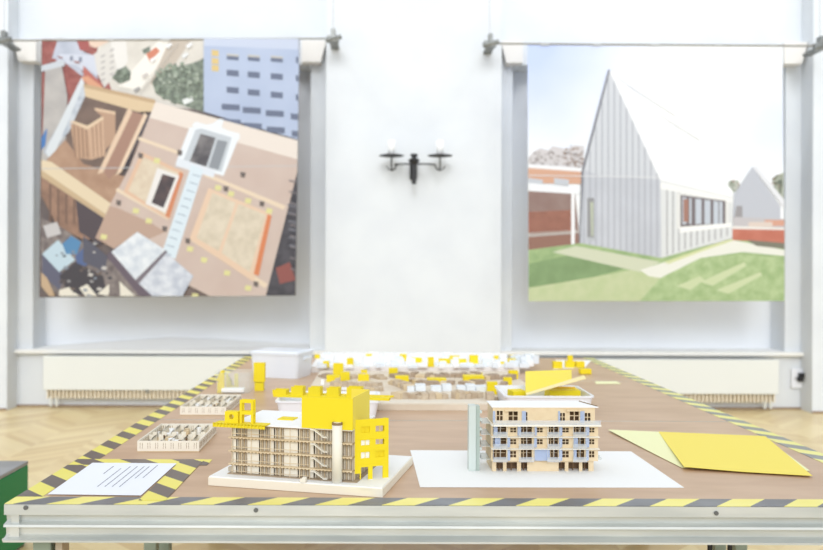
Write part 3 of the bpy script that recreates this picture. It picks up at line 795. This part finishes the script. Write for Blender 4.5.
holes+=[(-.001,5*sc,0,hz(471.8)),(6*sc,13.5*sc,0,hz(466)),(18*sc,28.5*sc,0,hz(466))]
m=MB(); facade(m,0,fw,0,hz(420),holes,0,.0025)
for (i,mi) in ((0,0),(5,0),(1,1),(2,1)):
    h=holes[i]; m.box(h[0]-.004,h[1]+.004,.0035,.0045,h[2]-.003,h[3]+.003,mi)
for h in holes[:6]: m.box((h[0]+h[1])/2-.0005,(h[0]+h[1])/2+.0005,.001,.002,h[2],h[3]); 
m.box(0,fw,-.0006,0,hz(439),hz(438)); m.box(0,fw,-.0006,0,hz(450),hz(449)); m.box(0,fw,-.0006,0,hz(463.5),hz(462.5))
m.v=[tuple(relF@Vector(p)) for p in m.v]; m.build('yellow_facade',[yel,white_card],t)
m=MB(); facade(m,0,fw,0,hz(424),[(7*sc,14*sc,hz(h1),hz(h0)) for h0,h1 in ((440,445),(451.5,457))],.016,.018)
m.v=[tuple(relF@Vector(p)) for p in m.v]; m.v=[(p[0],p[1],max(p[2],.023)) for p in m.v]
m2=MB()
for x0,x1 in ((0,5),(16.5,19.5),(31.5,34.5)): m2.box(x0*sc,x1*sc,.0025,.02,hz(462),hz(421))
for z in (434,447,460): m2.box(0,fw,.0026,.02,hz(z+1),hz(z))
m2.v=[tuple(relF@Vector(p)) for p in m2.v]; m2.build('yellow_inner_frame',mat('yellow_card_deep',(232,212,30),.6),t)
# small ground pieces
part('entrance_step',[plypale],lambda m:(m.box(Q(300.5,475,-.03).x,Q(306,475,-.03).x,-.034,-.024,.0003,.008),m.box(Q(303,471,-.03).x,Q(306.5,471,-.03).x,-.034,-.026,.008,.012)))
part('bench',[plypale],lambda m:m.box(WDT+.03,WDT+.055,-.045,-.043,.0003,.0015))
part('porch_block',[shade_net],lambda m:m.box(-.018,-.009,.02,.03,.0003,.01))

# ------------------------------------------------------------------ balcony building model
bl=T(492.2,471.8); br=T(593,471.3); ang=math.atan2(br.y-bl.y,br.x-bl.x)-.02; WD=(br-bl).length; HB=.155; DP=.1
z00=.0016
t=thing('architectural_model','beige wooden block model with blue-tinted balconies and white roof on a white sheet','model',(bl.x,bl.y,ZT+z00),ang)
FM2=frame(t.location,ang); 
def Q2(px,py,y=0):
    M=FM2; P0=M@Vector((0,y,0)); n=M.to_3x3()@Vector((0,1,0)); a,b=lev(px,py); r=Vector((a,1,-b)); o=Vector((0,0,HC)); k=(P0-o).dot(n)/r.dot(n); return M.inverted()@(o+r*k)
s2=WD/100.8
X=lambda z:(z/3.74+400-492.2)*s2             # zoomed crop coordinate -> metres
Z=lambda y:(378-y)/3.74*s2*.975
front=mat('beige_front',(226,206,172),.7,noise=(220,198,162),scale=50)
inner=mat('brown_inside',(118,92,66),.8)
# ground storey
gh=[(360,385),(398,437),(452,475),(592,615),(628,668),(680,703)]
m=MB(); facade(m,0,WD,0,Z(338),[(X(a),X(b),0,Z(344)) for a,b in gh],0,.003); m.box(0,.003,.003,DP,0,Z(338)); m.box(WD-.003,WD,.003,DP,0,Z(338)); m.box(0.003,WD-.003,DP-.003,DP,0,Z(338)); m.build('ground_storey',front,t)
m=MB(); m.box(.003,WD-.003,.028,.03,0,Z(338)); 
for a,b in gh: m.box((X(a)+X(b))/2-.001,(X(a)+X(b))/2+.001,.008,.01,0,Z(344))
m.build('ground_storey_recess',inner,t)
# middle storeys : one front each, with windows and open balcony bays
bays=[(345,395),(450,490),(553,587),(645,685)]; wins=[(410,432),(508,530),(603,627),(703,722)]
rowsz=[(338,288),(288,243),(243,200)]
for k,(zb,zt) in enumerate(rowsz):
    holes=[]
    for a,b in bays: holes.append((X(a),X(b),Z(zb-6),Z(zt+7)))
    mid=[]
    for a,b in wins: holes.append((X(a),X(b),Z(zb-14),Z(zt+12))); mid.append(holes[-1])
    m=MB(); facade(m,X(340),X(736),Z(zb),Z(zt)-.0015,holes,-.006,-.003)
    for h in mid:
        cx=(h[0]+h[1])/2; cz=(h[2]+h[3])/2; m.box(cx-.0007,cx+.0007,-.0055,-.0045,h[2],h[3]); m.box(h[0],h[1],-.0055,-.0045,cz-.0007,cz+.0007)
    m.box(X(340),X(340)+.003,-.003,DP-.004,Z(zb),Z(zt)-.0015); m.box(X(736)-.003,X(736),-.003,DP-.004,Z(zb),Z(zt)-.0015)
    m.build('storey_front',front,t)
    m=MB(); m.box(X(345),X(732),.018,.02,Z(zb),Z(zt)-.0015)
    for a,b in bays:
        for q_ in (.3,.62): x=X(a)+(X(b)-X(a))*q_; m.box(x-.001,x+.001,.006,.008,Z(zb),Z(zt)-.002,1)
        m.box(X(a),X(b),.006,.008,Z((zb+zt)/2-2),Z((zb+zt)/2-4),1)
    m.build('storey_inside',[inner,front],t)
    m=MB(); m.box(X(338),X(738),-.018,DP-.003,Z(zt)-.0014,Z(zt)); m.build('storey_slab',plypale,t)
# blue films, clear railings
films=[(349,362,0,1),(398,409,1,1),(436,449,0,1),(352,372,1,1),(590,602,0,1),(590,602,1,1),(590,602,2,1),(645,660,1,1),(645,655,2,1),(688,702,1,1),(688,702,0,1),(500,545,2,1),(498,508,1,1),(500,508,0,1),(544,556,2,1),(400,409,2,1),(690,700,2,0)]
for a,b,r_,_ in films:
    zb,zt=rowsz[2-r_]; MB().box(X(a),X(b),-.009,-.008,Z(zb-3),Z(zt+3)).build('blue_screen',blue_ac,t)
for a,b in ((347,356),(455,470),(672,688),(590,597)): MB().box(X(a),X(b),.0015,.0025,Z(194),Z(150)).build('blue_screen',blue_ac,t)
for k,(zb,zt) in enumerate(rowsz):
    m=MB(); 
    for a,b in ((345,397),(440,495),(545,592),(640,690)):
        m.box(X(a),X(b),-.0175,-.0168,Z(zb),Z(zb-17)); m.box(X(a),X(b),-.018,-.0163,Z(zb-17),Z(zb-19)); 
        for x in (a,(a+b)/2,b): m.box(X(x)-.0006,X(x)+.0006,-.018,-.0165,Z(zb),Z(zt)-.0015)
    m.build('balcony_railing',mat('railing_film',(214,220,226),.3,alpha=.34),t)
# set back top storey
gt=[(362,384,150,187),(406,440,152,187),(462,476,155,187),(597,616,158,188),(634,668,150,187),(690,711,158,190)]
m=MB(); facade(m,X(347),X(728),Z(200)+.0004,Z(137),[(X(a),X(b),Z(d),Z(c)) for a,b,c,d in gt],.004,.007)
m.box(X(347),X(347)+.003,.007,DP-.004,Z(200),Z(137)); m.box(X(728)-.003,X(728),.007,DP-.004,Z(200),Z(137)); m.box(X(350),X(725),DP-.007,DP-.004,Z(200),Z(137))
for a,b,c,d in gt:
    cx=(X(a)+X(b))/2; m.box(cx-.001,cx+.001,.005,.006,Z(d),Z(c)); m.box(X(a),X(b),.005,.006,Z((c+d)/2)-.0008,Z((c+d)/2)+.0008)
for a,b in ((390,440),(620,672)): m.box(X(a),X(b),-.004,.0038,Z(150),Z(145)); 
m.build('top_storey',front,t)
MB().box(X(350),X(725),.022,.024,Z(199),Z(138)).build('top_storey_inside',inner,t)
MB().box(X(345),X(742),-.02,.0035,Z(203),Z(197)).build('terrace_slab',plypale,t)
m=MB(); m.box(X(345),X(740),-.0195,-.0188,Z(197),Z(180)); m.build('terrace_railing',mat('railing_film',(214,220,226),.3,alpha=.34),t)
zr=Z(137)
m=MB(); m.prism([(X(343),.002,zr),(X(740),.002,zr),(X(722),DP+.0,zr),(X(344),DP+.0,zr)],(0,0,.002)); m.build('roof',white_card,t)
m=MB(); m.tube([(X(700),.088,zr+.003),(X(738),.008,zr+.003)],.0012,6); m.build('roof_edge_strip',burn,t)
# outer gallery of clear plastic on the left flank, and acrylic lift tower
m=MB()
for k,(zb,zt) in enumerate(rowsz+[(200,150)]):
    m.box(X(306),X(341),.01,.085,Z(zb),Z(zb)+.0012); m.box(X(306),X(307.5),.01,.085,Z(zb)+.0012,Z(zb)+.012)
m.build('side_gallery',mat('gallery_film',(222,228,226),.3,alpha=.55),t)
m=MB(); m.box(X(258),X(284),-.0,.03,.0,Z(138)+.006,0); m.box(X(285.5),X(299),.004,.03,0,Z(138)+.004,1)
for y in (160,190,225,260,300): m.box(X(299.5),X(308),.008,.02,Z(y),Z(y)+.006,0)
m.build('lift_tower',[frost,mat('green_grey_acrylic',(176,190,182),.3,alpha=.9)],t)  # right half in darker acrylic: the tower's unlit side put into the colour
m=MB(); 
for zb,zt in rowsz[:1]: m.box(X(736.5),X(752),.0,.03,Z(zb)+.002,Z(zb)+.006); m.box(X(738),X(745),.0,.03,Z(zb)+.006,Z(zb)+.012)
for zb in (338,288,243,200): m.box(X(736.5),X(744),.01,.07,Z(zb),Z(zb)+.0014)
m.build('side_balcony',mat('gallery_film',(222,228,226)),t)

# ------------------------------------------------------------------ floor-plan tray models
def plan_tray(fl,fr,br_,label,seed):
    rnd=random.Random(seed)
    a=T(*fl); b=T(*fr); c=T(*br_); an=math.atan2(b.y-a.y,b.x-a.x); W_=(b-a).length; D_=abs((c-b).dot(Vector((-math.sin(an),math.cos(an),0))))
    H_=.030
    t=thing('floor_plan_model',label,'model',(a.x,a.y,ZT),an,'open laser-cut floor plan models')
    MB().box(0,W_,0,D_,.0005,.0025).build('floor_plate',[ply],t)
    def wallp(x0,x1,y0,y1,slots):
        m=MB(); m.box(x0,x1,y0,y1,.0026,H_,0)
        L=(x1-x0) if (x1-x0)>(y1-y0) else (y1-y0); n=int(L/.02)
        for i in range(n):
            s=(i+.5)*L/n
            for ds in (-.003,.003):
                if x1-x0>y1-y0: m.box(x0+s+ds,x0+s+ds+.0008,y0-.0005,y0,.009,.025,1)
                else: m.box(x1,x1+.0005,y0+s+ds,y0+s+ds+.0008,.009,.025,1)
        m.build('outer_wall',[plypale,burn],t)
    wallp(0,W_,0,.003,1); wallp(0,W_,D_-.003,D_,1); wallp(0,.003,.003,D_-.003,1); wallp(W_-.003,W_,.003,D_-.003,1)
    for i in range(1,6):
        x=W_*i/6+rnd.uniform(-.008,.008)
        for y0,y1 in ((.003,D_*.4),(D_*.55,D_-.003)):
            m=MB(); facade2=[(y0,y0+(y1-y0)*.35),(y0+(y1-y0)*.5,y1)]
            for p,q_ in facade2: m.box(x,x+.002,p,q_,.0026,H_-.004)
            m.box(x,x+.002,y0,y1,H_-.009,H_-.004); m.build('partition',plypale,t)
    for y in (D_*.4,D_*.55):
        for i in range(6):
            x=W_*i/6; m=MB(); m.box(x+.004,x+W_/6*.6,y,y+.002,.0026,H_-.003); m.build('partition',plypale,t)
    for i in range(24):
        x=rnd.uniform(.01,W_-.03); y=rnd.choice((rnd.uniform(.01,D_*.36),rnd.uniform(D_*.6,D_-.03)))
        s=rnd.uniform(.01,.018); hh=rnd.uniform(.012,.026)
        m=MB(); m.tube([(x,y,.003),(x,y,hh)],s*.6,10,0) if i%3==0 else m.box(x,x+s,y,y+.008,.003,hh,0); m.build('room_fitting',[white_card if i%4 else ply],t)
    for i in range(4):
        x=rnd.uniform(.02,W_-.03); y=rnd.uniform(.02,D_-.03); m=MB(); m.box(x,x+.006,y,y+.003,.003,.024); m.build('door_leaf',inner,t)
    return t
plan_tray((137.2,452),(199,452),(220.5,433.5),'open pale floor plan model nearest the printed sheet',3)
plan_tray((180,415.3),(226,415.6),(240,402.5),'smaller-looking open floor plan model farther back, beside the left tape',5)

# ------------------------------------------------------------------ trays and boxes
def tray(name,label,x0,x1,y0,y1,h,m,lid=False,rz=0,cat='box',fr=.006):
    t=thing(name,label,cat,((x0+x1)/2,(y0+y1)/2,ZT),rz); a,b=(x1-x0)/2,(y1-y0)/2; K=6
    def ring(a,b,z,r=.02):
        pts=[]
        for cx,cy,s in ((a-r,b-r,0),(-a+r,b-r,1),(-a+r,-b+r,2),(a-r,-b+r,3)):
            for k in range(K+1):
                an=math.pi/2*(s+k/K); pts.append((cx+r*math.cos(an),cy+r*math.sin(an),z))
        return pts
    rings=[ring(a*.9,b*.88,.0005),ring(a*.97,b*.96,h-.006),ring(a,b,h-.006),ring(a,b,h),ring(a*.97-.003,b*.96-.003,h),ring(a*.9-.003,b*.88-.003,.004)]
    vs=sum(rings,[]); n=len(rings[0]); fs=[]
    for i in range(len(rings)-1):
        for k in range(n): fs.append((i*n+k,i*n+(k+1)%n,(i+1)*n+(k+1)%n,(i+1)*n+k))
    fs.append(tuple(range(n-1,-1,-1))); fs.append(tuple(range(5*n,6*n)))
    MB().add(vs,fs).build('body',m,t)
    if lid:
        r=ring(a*1.02,b*1.02,h+.0005); r1=ring(a*1.02,b*1.02,h+.007); r2=ring(a*.93,b*.93,h+.007); r3=ring(a*.9,b*.9,h+.012); vs=r+r1+r2+r3; fs=[]
        for i in range(3):
            for k in range(n): fs.append((i*n+k,i*n+(k+1)%n,(i+1)*n+(k+1)%n,(i+1)*n+k))
        fs.append(tuple(range(n-1,-1,-1))); fs.append(tuple(range(3*n,4*n)))
        MB().add(vs,fs).build('lid',m,t)
        for s in (-1,1): MB().box(s*a*1.0-.006,s*a*1.0+.006,-.03,.03,h-.03,h-.018).build('handle',m,t,bevel=.002)
    return t
# lidded storage box
f0=T(249.6,377.4); f1=T(297,379.6); an=math.atan2(f1.y-f0.y,f1.x-f0.x); Wb=(f1-f0).length*1.05; c=(f0+f1)/2+Vector((-math.sin(an),math.cos(an),0))*.10
boxm=mat('milky_plastic',(232,236,242),.35,noise=(226,231,239),scale=7)
t=tray('storage_box','milky white plastic storage box with lid at the far left corner of the table',c.x-Wb/2,c.x+Wb/2,c.y-.1,c.y+.1,.112,boxm,lid=True,rz=an)
# tray behind the yellow-topped model
tray('plastic_tray','white plastic tray behind the yellow-topped building model',-.355,-.012,2.70,2.935,.07,white_pl)
# comb-shaped yellow storey lying on it
pa=T(273,397,ZT+.0705); pb=T(389,401,ZT+.0705)
t=thing('yellow_model_piece','yellow comb-shaped storey piece lying across the tray behind the yellow-topped model','model piece',(pa.x,pa.y,ZT+.0708),math.atan2(pb.y-pa.y,pb.x-pa.x))
LW=(pb-pa).length
m=MB(); m.box(0,LW,0,.03,0,.008); 
for i in range(9): m.box(i*LW/9,i*LW/9+.014,.03,.075,0,.003)
m.box(0,LW,.075,.09,0,.005)
m.build('floor_strip',yel,t)
sp=116.0
for px0,px1,hh in ((272,286,.024),(291,303,.036),(308.5,320.5,.036),(327,339,.036),(347,361.5,.040)):
    x0=(px0-273)/sp*LW; x1=(px1-273)/sp*LW
    m=MB(); m.box(x0,x1,.004,.006,.008,hh); m.box(x1-.003,x1,.006,.04,.008,hh,1); m.box(x0,x1-.003,.038,.04,.008,hh,1)
    m.build('upright_tab',[yel,mat('yellow_card_deep',(232,212,30))],t)
# tray behind the balcony model, with yellow offcuts
tray('plastic_tray','white plastic tray of yellow offcuts behind the balcony building model',.412,.722,2.83,3.10,.07,white_pl)
def plate(name,label,pts,th,m,cat='board'):
    org=sum((Vector(p) for p in pts),Vector())/len(pts); q_=[Vector(p)-org for p in pts]; n=(q_[1]-q_[0]).cross(q_[2]-q_[0]).normalized()
    if n.z<0: n=-n; q_=q_[::-1]
    o=MB().prism(q_,n*th); o=o.build(name,m,None,loc=org); return tag(o,label,cat)
plate('yellow_board','large thin yellow board leaning out of the tray behind the balcony model',[W(525.5,394.5,2.86),W(572,381.5,2.90),W(571.5,370.5,3.03),W(525.5,372,3.03)],.003,[yel2])
a_=W(526.5,394.6,2.848); b_=W(586,378,2.848); d_=(b_-a_)
o=MB().prism([Vector((0,0,0)),d_,d_+Vector((0,.03,.006)),Vector((0,.008,.004))],(0,0,-.003)).build('thin_strip',mat('pale_wood_strip',(238,224,168),.7),None,loc=a_); tag(o,'long thin pale strip leaning across the front of the leaning yellow board','strip')
m=MB().box(-.055,.055,-.05,.045,0,.07).build('yellow_block',yel,None,loc=(.642,2.985,ZT+.0045),bevel=.001); tag(m,'low yellow cardboard block in the right half of the tray with the leaning board','block')
m=MB().box(-.03,.02,-.03,.03,0,.07).build('yellow_block',yel,None,loc=(.478,2.945,ZT+.0045),bevel=.001,rotz=.2); tag(m,'small yellow block at the left end of the tray with the leaning board','block')
m=MB().box(-.05,.05,-.008,.008,0,.004).build('yellow_strip',mat('orange_yellow_card',(242,196,30),.6),None,loc=(.64,3.0,ZT+.0748),rotz=-.1); tag(m,'orange-yellow strip lying on the low yellow block in the tray','strip')

# clear container with yellow letter-like offcuts, and pieces near it
c=T(232,394); 
t=tray('clear_container','clear plastic container holding yellow offcuts near the left tape',c.x-.075,c.x+.075,c.y-.0,c.y+.13,.085,clear)
def piece(label,px0,px1,pyb,pyt,shape,th=.012,mm=None,dz=0,name='yellow_offcut'):
    a=T(px0,pyb,ZT+dz); b=T(px1,pyb,ZT+dz); H_=(pyb-pyt)/F*a.y; wd=b.x-a.x
    m=MB()
    for poly in shape: m.prism([(x*wd,0,z*H_) for x,z in poly],(0,th,0))
    o=m.build(name,mm or yel,None,loc=(a.x,a.y,ZT+dz+.0008)); return tag(o,label,'offcut')
piece('upright yellow angled offcut left of the clear container',216.5,224,393,370.5,[[(0.1,0),(1,0),(1,.46),(.1,.46)],[(-.05,.55),(.5,.46),(1,.46),(1,1),(.6,.98)]])
piece('yellow N-shaped offcut standing inside the clear container',226,238,388,374,[[(0,0),(.5,0),(.45,.5),(.1,1),(0,1)],[(.45,.5),(.5,0),(.62,0),(.1,1)],[(.68,0),(1,0),(1,1),(.7,1)]],dz=.0045)
m=MB().box(-.045,.045,-.018,.018,0,.016).build('white_offcut',white_card,None,loc=(c.x-.0,c.y+.026,ZT+.0045),bevel=.003); tag(m,'small white offcut on the bottom of the clear container','offcut')
piece('tall yellow block with a darker lower half in front of the storage box',253.5,264.5,391,383,[[(0.08,0),(.9,0),(.9,1),(.08,1)]],th=.03,mm=mat('yellow_card_deep',(232,212,30)))
a_=T(253.5,391); plate_o=piece('tall yellow block stacked on the darker yellow block',253.5,264.5,391,372,[[(0,0.001),(1,0.001),(1,1),(0,1)]],th=.032)
plate_o.location=(a_.x,a_.y,ZT+.0365)
plate_o['label']='bright yellow block stacked on the darker yellow one, in front of the storage box'
# ------------------------------------------------------------------ site models
def block(t,px,pyb,w_px,h_px,m,zb,dep=None,name='building_block',roof=False,lab=None,round_=False):
    a=T(px-w_px/2,pyb,ZT+zb); b=T(px+w_px/2,pyb,ZT+zb); H_=h_px/F*a.y; wd=b.x-a.x; dep=dep or wd*.8
    o=Vector(t.location); x0=a.x-o.x; y0=a.y-o.y; z0=zb+.0004
    mb=MB()
    if roof:
        mb.box(x0,x0+wd,y0,y0+dep,z0,z0+H_*.6)
        mb.prism([(x0,y0,z0+H_*.6),(x0,y0+dep,z0+H_*.6),(x0,y0+dep/2,z0+H_)],(wd,0,0))
    else: mb.box(x0,x0+wd,y0,y0+dep,z0,z0+H_)
    ob=mb.build(name,m,t)
    if lab: ob['label']=lab
    return ob
# brown site model
xa,xb,ya,yb=-.30,.60,2.945,3.93
t=thing('site_model','brown city site model with curved rows of blocks, between both building models','model',((xa+xb)/2,ya,ZT)); hx=(xb-xa)/2
MB().prism([(-hx,0,.0005),(.405-t.location.x,0,.0005),(.405-t.location.x,.18,.0005),(hx,.18,.0005),(hx,yb-ya,.0005),(-hx,yb-ya,.0005)],(0,0,.0215)).build('base_board',mat('beige_base',(214,200,180),.7,noise=(224,212,194),scale=12),t)
MB().prism([(-hx+.0,.012,.0222),(hx-.21,.012,.0222),(hx-.26,.10,.0222),(-hx,.10,.0222)],(0,0,.003)).build('street_strip',mat('pale_street',(226,216,200),.7),t)
ZB=.022
def row(pts,h,dep,m,name='block_row',n=None,jag=.3,lab=None):
    """a terrace of narrow houses following a polyline of picture points"""
    P3=[T(px,py,ZT+ZB)-Vector(t.location) for px,py in pts]
    mb=MB(); segs=[]
    for p,q_ in zip(P3[:-1],P3[1:]):
        L=(q_-p).length; k=max(1,int(L/.022))
        for i in range(k): segs.append((p.lerp(q_,i/k),p.lerp(q_,(i+.93)/k)))
    for p,q_ in segs:
        d=(q_-p); n_=Vector((-d.y,d.x,0)).normalized(); hh=h*(1+random.uniform(-jag,jag)); dd=dep*random.uniform(.8,1.1)
        s0=Vector((0,0,ZB+.0004-p.z)); a=p+s0; b=q_+s0; z=Vector((0,0,hh))
        vs=[a,b,b+n_*dd,a+n_*dd,a+z,b+z,b+n_*dd+z,a+n_*dd+z,a+n_*dd/2+z*1.18,b+n_*dd/2+z*1.18]
        mb.add(vs,[(0,3,2,1),(0,1,5,4),(2,3,7,6),(1,2,6,9,5),(3,0,4,8,7),(4,5,9,8),(6,7,8,9)],random.choice((0,0,0,1)))
    o=mb.build(name,m,t)
    if lab: o['label']=lab
bm=[brown_model,mat('tan_house',(212,192,160),.8)]
bd=[mat('dim_brown_board',(170,150,130),.8),mat('tan_house',(212,192,160))]
row([(393,399),(400,400.3),(407,399)],.022,.05,bm)
row([(409,399),(422,400.6),(436,400),(449,399)],.022,.06,bm)
row([(451,398.5),(460,400),(472,399),(484,397.5)],.022,.05,bm)
row([(487,400.5),(495,400.5)],.024,.05,bm)
for i,(x0,x1) in enumerate(((407,415),(415,426),(431,442),(442,452),(457,466),(466,476),(476,487))):
    block(t,(x0+x1)/2,391.3 if i%2 else 392,x1-x0-.8,6 if i%2 else 5,ice,ZB,.06,'acrylic_block',lab='translucent white acrylic block')
row([(330,386),(342,388),(360,386.5),(378,388)],.016,.05,bm)
row([(323,392),(336,396),(350,397)],.016,.05,bm)
row([(343,382.5),(352,379),(372,378),(380,380)],.014,.04,bm)
row([(352,390),(366,393),(384,391)],.014,.04,bm)
row([(388,384),(400,388),(404,391)],.018,.05,bm)
row([(408,383),(424,385.5),(440,384.5),(454,385)],.012,.05,bd)
row([(458,384),(472,385.5),(486,383.5)],.012,.05,bd)
row([(395,378.5),(410,377.5),(430,378.5),(450,377.5),(466,378),(482,377)],.016,.06,bd)
row([(486,380.5),(500,379.5),(512,380.5)],.018,.06,bd)
row([(488,388.5),(506,389.5)],.02,.05,bd)
row([(318,377),(332,379),(338,376.8)],.012,.05,bd)
for px,pb,w_,h_ in ((397,391,9,8),):
    pass
Yc=[(393.3,376.5,9,8),(402,384.5,13.5,8),(437,382.5,19,3.2),(474,382,20,5.5),(479.5,377,6,4),(492.5,394.5,10,12),(508,387.5,8,9.5),(513.6,379,9,8),
    (338,377.8,10,14),(333,382,13,6),(345,385,9,12.5),(363.5,381,11,6),(364,375.2,6,5)]
for px,pb,w_,h_ in Yc: block(t,px,pb,w_,h_,[yel],ZB,None,'yellow_block',lab='bright yellow block')
for px,pb,w_,h_ in ((349,384,5,3),(322.5,385,3,5),(344,392.5,5,4.5)): block(t,px,pb,w_,h_,[white_card],ZB,.02,'white_block',lab='small white block')
# white site model
xa,xb,ya,yb=-.355,.66,4.03,4.74
t=thing('site_model','white city site model with tiny acrylic buildings at the far end of the table','model',((xa+xb)/2,ya,ZT)); hx=(xb-xa)/2; ZB=.03
MB().box(-hx,hx,0,yb-ya,.0005,.03).build('base_board',mat('offwhite_base',(240,238,236),.6),t)
rnd=random.Random(11); cnt=0
for gy in range(6):
    for gx in range(15):
        px=322+gx*14.6+rnd.uniform(-3,3)+gy*1.5; pb=368-gy*2.0+rnd.uniform(-.4,.4)
        if px>535: continue
        block(t,px,pb,rnd.uniform(5,10),rnd.uniform(2.5,5.5),[ice if rnd.random()<.6 else white_card],ZB,.04,'white_building',roof=rnd.random()<.4)
for px,pb,w_,h_ in ((317,353.6,5,3.6),(326,367.5,6,6),(350,366.5,6.5,8),(369,358.5,6,4),(403,361,7,6.5),(417,362.5,10,4.5),(431,367,6,9.5),(446,363.5,14,4.5),(455,360.5,10,4.5),(462.5,364,8,4.5),(474,364,8.5,8.5),(497,359,5,3),(486.5,363,5,3.5),(512,364.5,7.5,5.5),(512.5,356,4,3.2),(503,364,5,2)):
    pb=max(pb,358.5); pb=min(pb,368.5)
    block(t,px,pb,w_,h_,[yel],ZB,.03,'yellow_block',lab='bright yellow block')
for px,h_ in ((518,8),(524,9),(530,7),(536,8),(521,6),(528,11),(515,7)):
    block(t,px,366-abs(px-526)*.2,6,h_,[ice],ZB,.05,'acrylic_tower',lab='clustered translucent towers')
# cluster of yellow blocks on a white card, far right
sheet('white_card_sheet','small white card under yellow cubes at the far right end of the table',((553,369.5),(585,367.5),(591,360.5),(556,360)),white_card,.0006)
for px,pb,w_,h_,lab in ((558,369,9,7,'yellow cube at the left of the far right cluster'),(570.5,368,9,6.5,'yellow cube in the middle of the far right cluster, carrying a smaller one'),(580.5,368,8.5,6,'yellow cube at the right of the far right cluster'),(586,374.5,11,5,'low yellow block nearest the camera in the far right cluster')):
    a=T(px-w_/2,pb); b=T(px+w_/2,pb); wd=b.x-a.x; H_=h_/F*a.y
    o=MB().box(0,wd,0,wd*.8,0,H_).build('yellow_cube',yel,None,loc=(a.x,a.y,ZT+.0016),bevel=.001); tag(o,lab,'cube','yellow cubes at the far right end of the table')
    if px==570.5:
        o=MB().box(.012,.036,.004,.026,0,.028).build('yellow_cube',yel,None,loc=(a.x,a.y,ZT+.0018+H_),bevel=.001); tag(o,'smallest yellow cube, on top of the middle one of the far right cluster','cube','yellow cubes at the far right end of the table')
